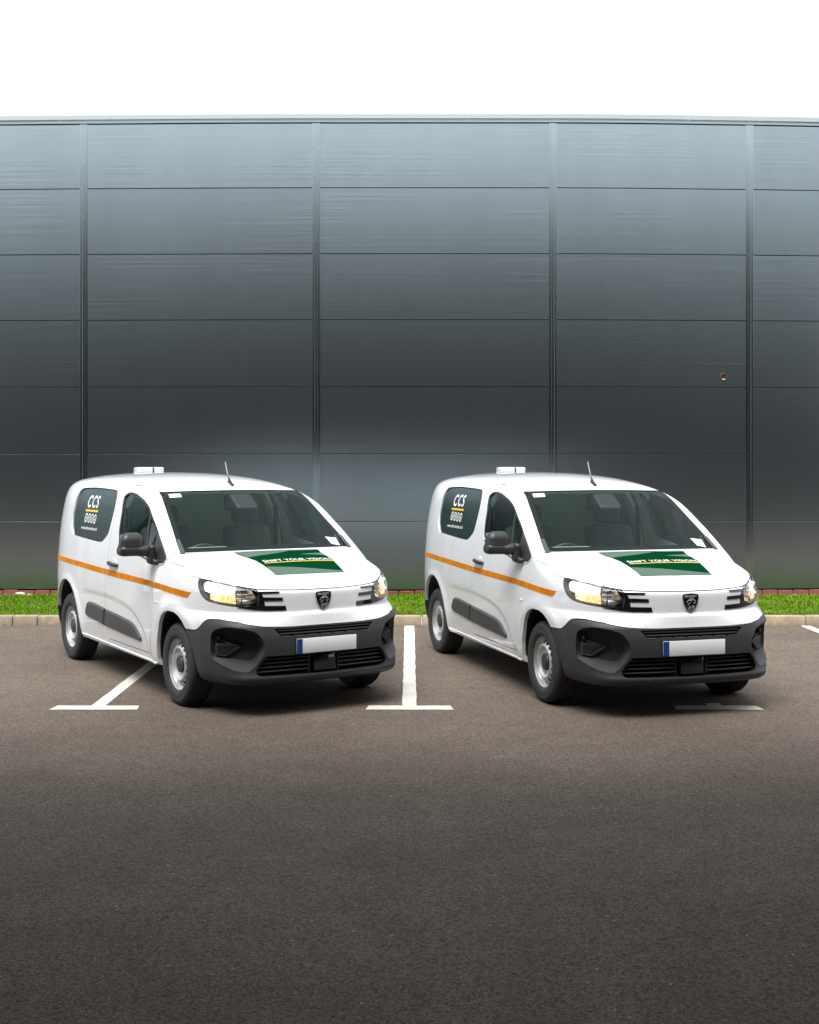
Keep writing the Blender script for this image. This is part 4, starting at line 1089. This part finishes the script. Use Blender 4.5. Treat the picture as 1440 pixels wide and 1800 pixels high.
def rim():
    front = [(.2205,.0880),(.2235,.0930),(.2215,.0975),(.2160,.0970),(.2115,.0890),(.2085,.0750),(.2040,.0560),(.1990,.0450),(.1930,.0390),(.1860,.0370),(.1790,.0400),(.1710,.0490),(.1480,.0740),(.1410,.0810),(.1340,.0845),(.1270,.0840),(.1210,.0800),(.1130,.0690),(.1030,.0610),(.0900,.0580),(.0700,.0570),(.0250,.0570)]
    back = [(r-.003 if r > .19 else r, w-.006) for r, w in front][::-1]
    back = [(.0250,.051)]+[(r, w) for r, w in back[1:-6]]+[(.2000,.030),(.2050,.060),(.2080,.0880)]
    me = lathe(front+back, 128, closed=True, sharp=30)
    cut = []
    n = 16
    for i in range(n):
        a = 2*math.pi*i/n
        pts = []
        for k in range(20):
            t = 2*math.pi*k/20; r = .1605+.0175*math.cos(t); tg = .0205*math.sin(t)
            pts.append((r*math.cos(a)-tg*math.sin(a), r*math.sin(a)+tg*math.cos(a)))
        cut.append(prism_vf(pts, lambda x, z: (x, -.05, z), lambda x, z: (x, .2, z)))
    me = boolop(me, solid(cut)); me.polygons.foreach_set('use_smooth', [True]*len(me.polygons)); me.set_sharp_from_angle(angle=R(30)); return me
TY, TB, RM = tyre(), tread_blocks(), rim()
CAP = lathe([(.0685,.0570),(.0680,.0700),(.0640,.0755),(.0580,.0775),(.0400,.0785),(.0385,.0765),(.0300,.0765),(.0285,.0800),(.0001,.0815)], 40)
DRUM = lathe([(.197,.022),(.14,.018),(.0001,.018)], 48)
VALVE = mesh(*tube_vf([(-.193, .040, -.02), (-.197, .060, -.0205), (-.199, .078, -.021)], .005, 8), True)
CH = mat('hub_cap_dark', (.03, .031, .033), .45)
for x in (0.0, -2.785):
    for s in (-1, 1):
        w = vp('wheel', RM, 'steel'); w.location = (x, .777*s, .3265)
        w.rotation_euler = (0, R({0.0: 7, -2.785: 17}[x]), 0 if s > 0 else math.pi)
        for nm, me, mm in (('tyre', TY, 'rubber'), ('tread', TB, 'rubber'), ('hub_cap', CAP, CH), ('brake_drum', DRUM, 'black'), ('valve', VALVE, 'black')): tag(vp(nm, me, mm, w), kind='stuff' if nm == 'tread' else None)
# wheel housings, floor, underside
for poly in (ARCH_F, ARCH_R):
    for s in (-1, 1):
        P = inset([(x, max(z, .27)) for x, z in poly], -.004); n = len(P)
        Y = np.abs(on_side(P, s)[:, 1])-.012
        V = [(x, s*.48, z) for x, z in P]+[(x, s*min(float(yy), .905), z) for (x, z), yy in zip(P, Y)]
        Fc = [(i, i+1, n+i+1, n+i) for i in range(n-1)]+[tuple(range(n))]
        vp('wheel_housing', mesh(V, Fc), 'black')
vp('underbody', solid([box_vf(-3.35, .60, -.47, .47, .235, .30), box_vf(-2.34, -.39, -.83, .83, .272, .33)]), 'black')
vp('cabin_floor', box(-3.4, .1, -.80, .80, .42, .44), 'bulk')
# ---------------------------------------------------------------- van: cabin
def dashf(p):
    a = rbox(p, (-.40, 0, .98), (.22, .80, .15), .05)
    b = rbox(p, (-.50, -.38, 1.155), (.10, .21, .06), .05)
    c = rbox(p, (-.18, 0, 1.115), (.16, .78, .025), .02)
    return smin(smin(a, b, .06), c, .05)
vp('dashboard', sdf_obj(dashf, (-.70, -.85, .78), (.0, .85, 1.24), .022), 'dash')
vp('screen_display', box(-.655, -.630, -.02, .18, 1.09, 1.20, .006), 'gloss_black')
V = []
sw = []
for k in range(33):
    a = 2*math.pi*k/32; r = .185; sw.append((-.70+r*math.sin(a)*math.sin(R(25)), -.38+r*math.cos(a), 1.06+r*math.sin(a)*math.cos(R(25))))
V, Fc = tube_vf(sw, .016, 8); st = vp('steering_wheel', mesh(V, Fc, True), 'black')
V, Fc = join_vf([tube_vf([(-.70, -.56, 1.06), (-.70, -.20, 1.06)], .014, 8), tube_vf([(-.70, -.38, 1.06), (-.45, -.38, .97)], .04, 10)]); vp('steering_column', mesh(V, Fc), 'black', st)
for y in (-.40, .40):
    def seatf(p, y=y):
        a = rbox(p, (-1.10, y, .72), (.26, .25, .09), .06)
        q = p.copy(); q[..., 0] = p[..., 0]+.22*(p[..., 2]-.75)
        b = rbox(q, (-1.33, y, 1.02), (.075, .235, .33), .06)
        c = rbox(q, (-1.335, y, 1.455), (.05, .13, .09), .045)
        return smin(smin(a, b, .08), c, .01)
    vp('seat', sdf_obj(seatf, (-1.70, y-.30, .58), (-.80, y+.30, 1.62), .03), 'seat')
bh = [(y, z) for y, z in [(-.86,.44),(-.88,.9),(-.86,1.2),(-.79,1.55),(-.72,1.70),(-.5,1.76),(0,1.785),(.5,1.76),(.72,1.70),(.79,1.55),(.86,1.2),(.88,.9),(.86,.44)]]
vp('bulkhead', solid([front_prism(bh, -1.80, -1.78)]), 'bulk')
# pale trim on the door pillars, seat belts, a red cloth on the far seat shelf
for s in (-1, 1):
    P = on_side(np.array([(-1.585, z) for z in (1.10, 1.3, 1.5, 1.66)]), s, -.055); Q = on_side(np.array([(-1.70, z) for z in (1.10, 1.3, 1.5, 1.66)]), s, -.05)
    V = [tuple(p) for p in P]+[tuple(p) for p in Q]+[(p[0]+.01, p[1]-s*.05, p[2]) for p in P]+[(p[0], p[1]-s*.05, p[2]) for p in Q]
    Fc = [(i, i+1, 5+i, 4+i) for i in range(3)]+[(8+i, 9+i, 13+i, 12+i) for i in range(3)]+[(i, i+1, 9+i, 8+i) for i in range(3)]
    vp('pillar_trim', mesh(V, Fc), 'trim_in')
    V, Fc = tube_vf([(-1.52, s*.74, 1.52), (-1.48, s*.73, 1.2), (-1.44, s*.72, .8)], .02, 6); vp('seat_belt', mesh(V, Fc, True), 'black')
vp('red_cloth', sdf_obj(lambda p: rbox(p, (-.66, .77, 1.12), (.22, .05, .03), .03), (-.95, .68, 1.05), (-.4, .85, 1.2), .015), 'red')

# ---------------------------------------------------------------- the two vans in their bays
tag(VAN, 'left of the two white panel vans, parked with its nose beside the clear bay line', 'van', 'white panel vans with orange side stripe and green bonnet graphic')
VAN.location = (-1.1197, 10.4390, 0); VAN.rotation_euler = (0, 0, R(32.27-90))
V2 = copy_tree(VAN)
V2['label'] = 'right of the two white panel vans, parked beyond the clear bay line'
V2.location = (1.908, 10.338, 0); V2.rotation_euler = (0, 0, R(16.40-90))
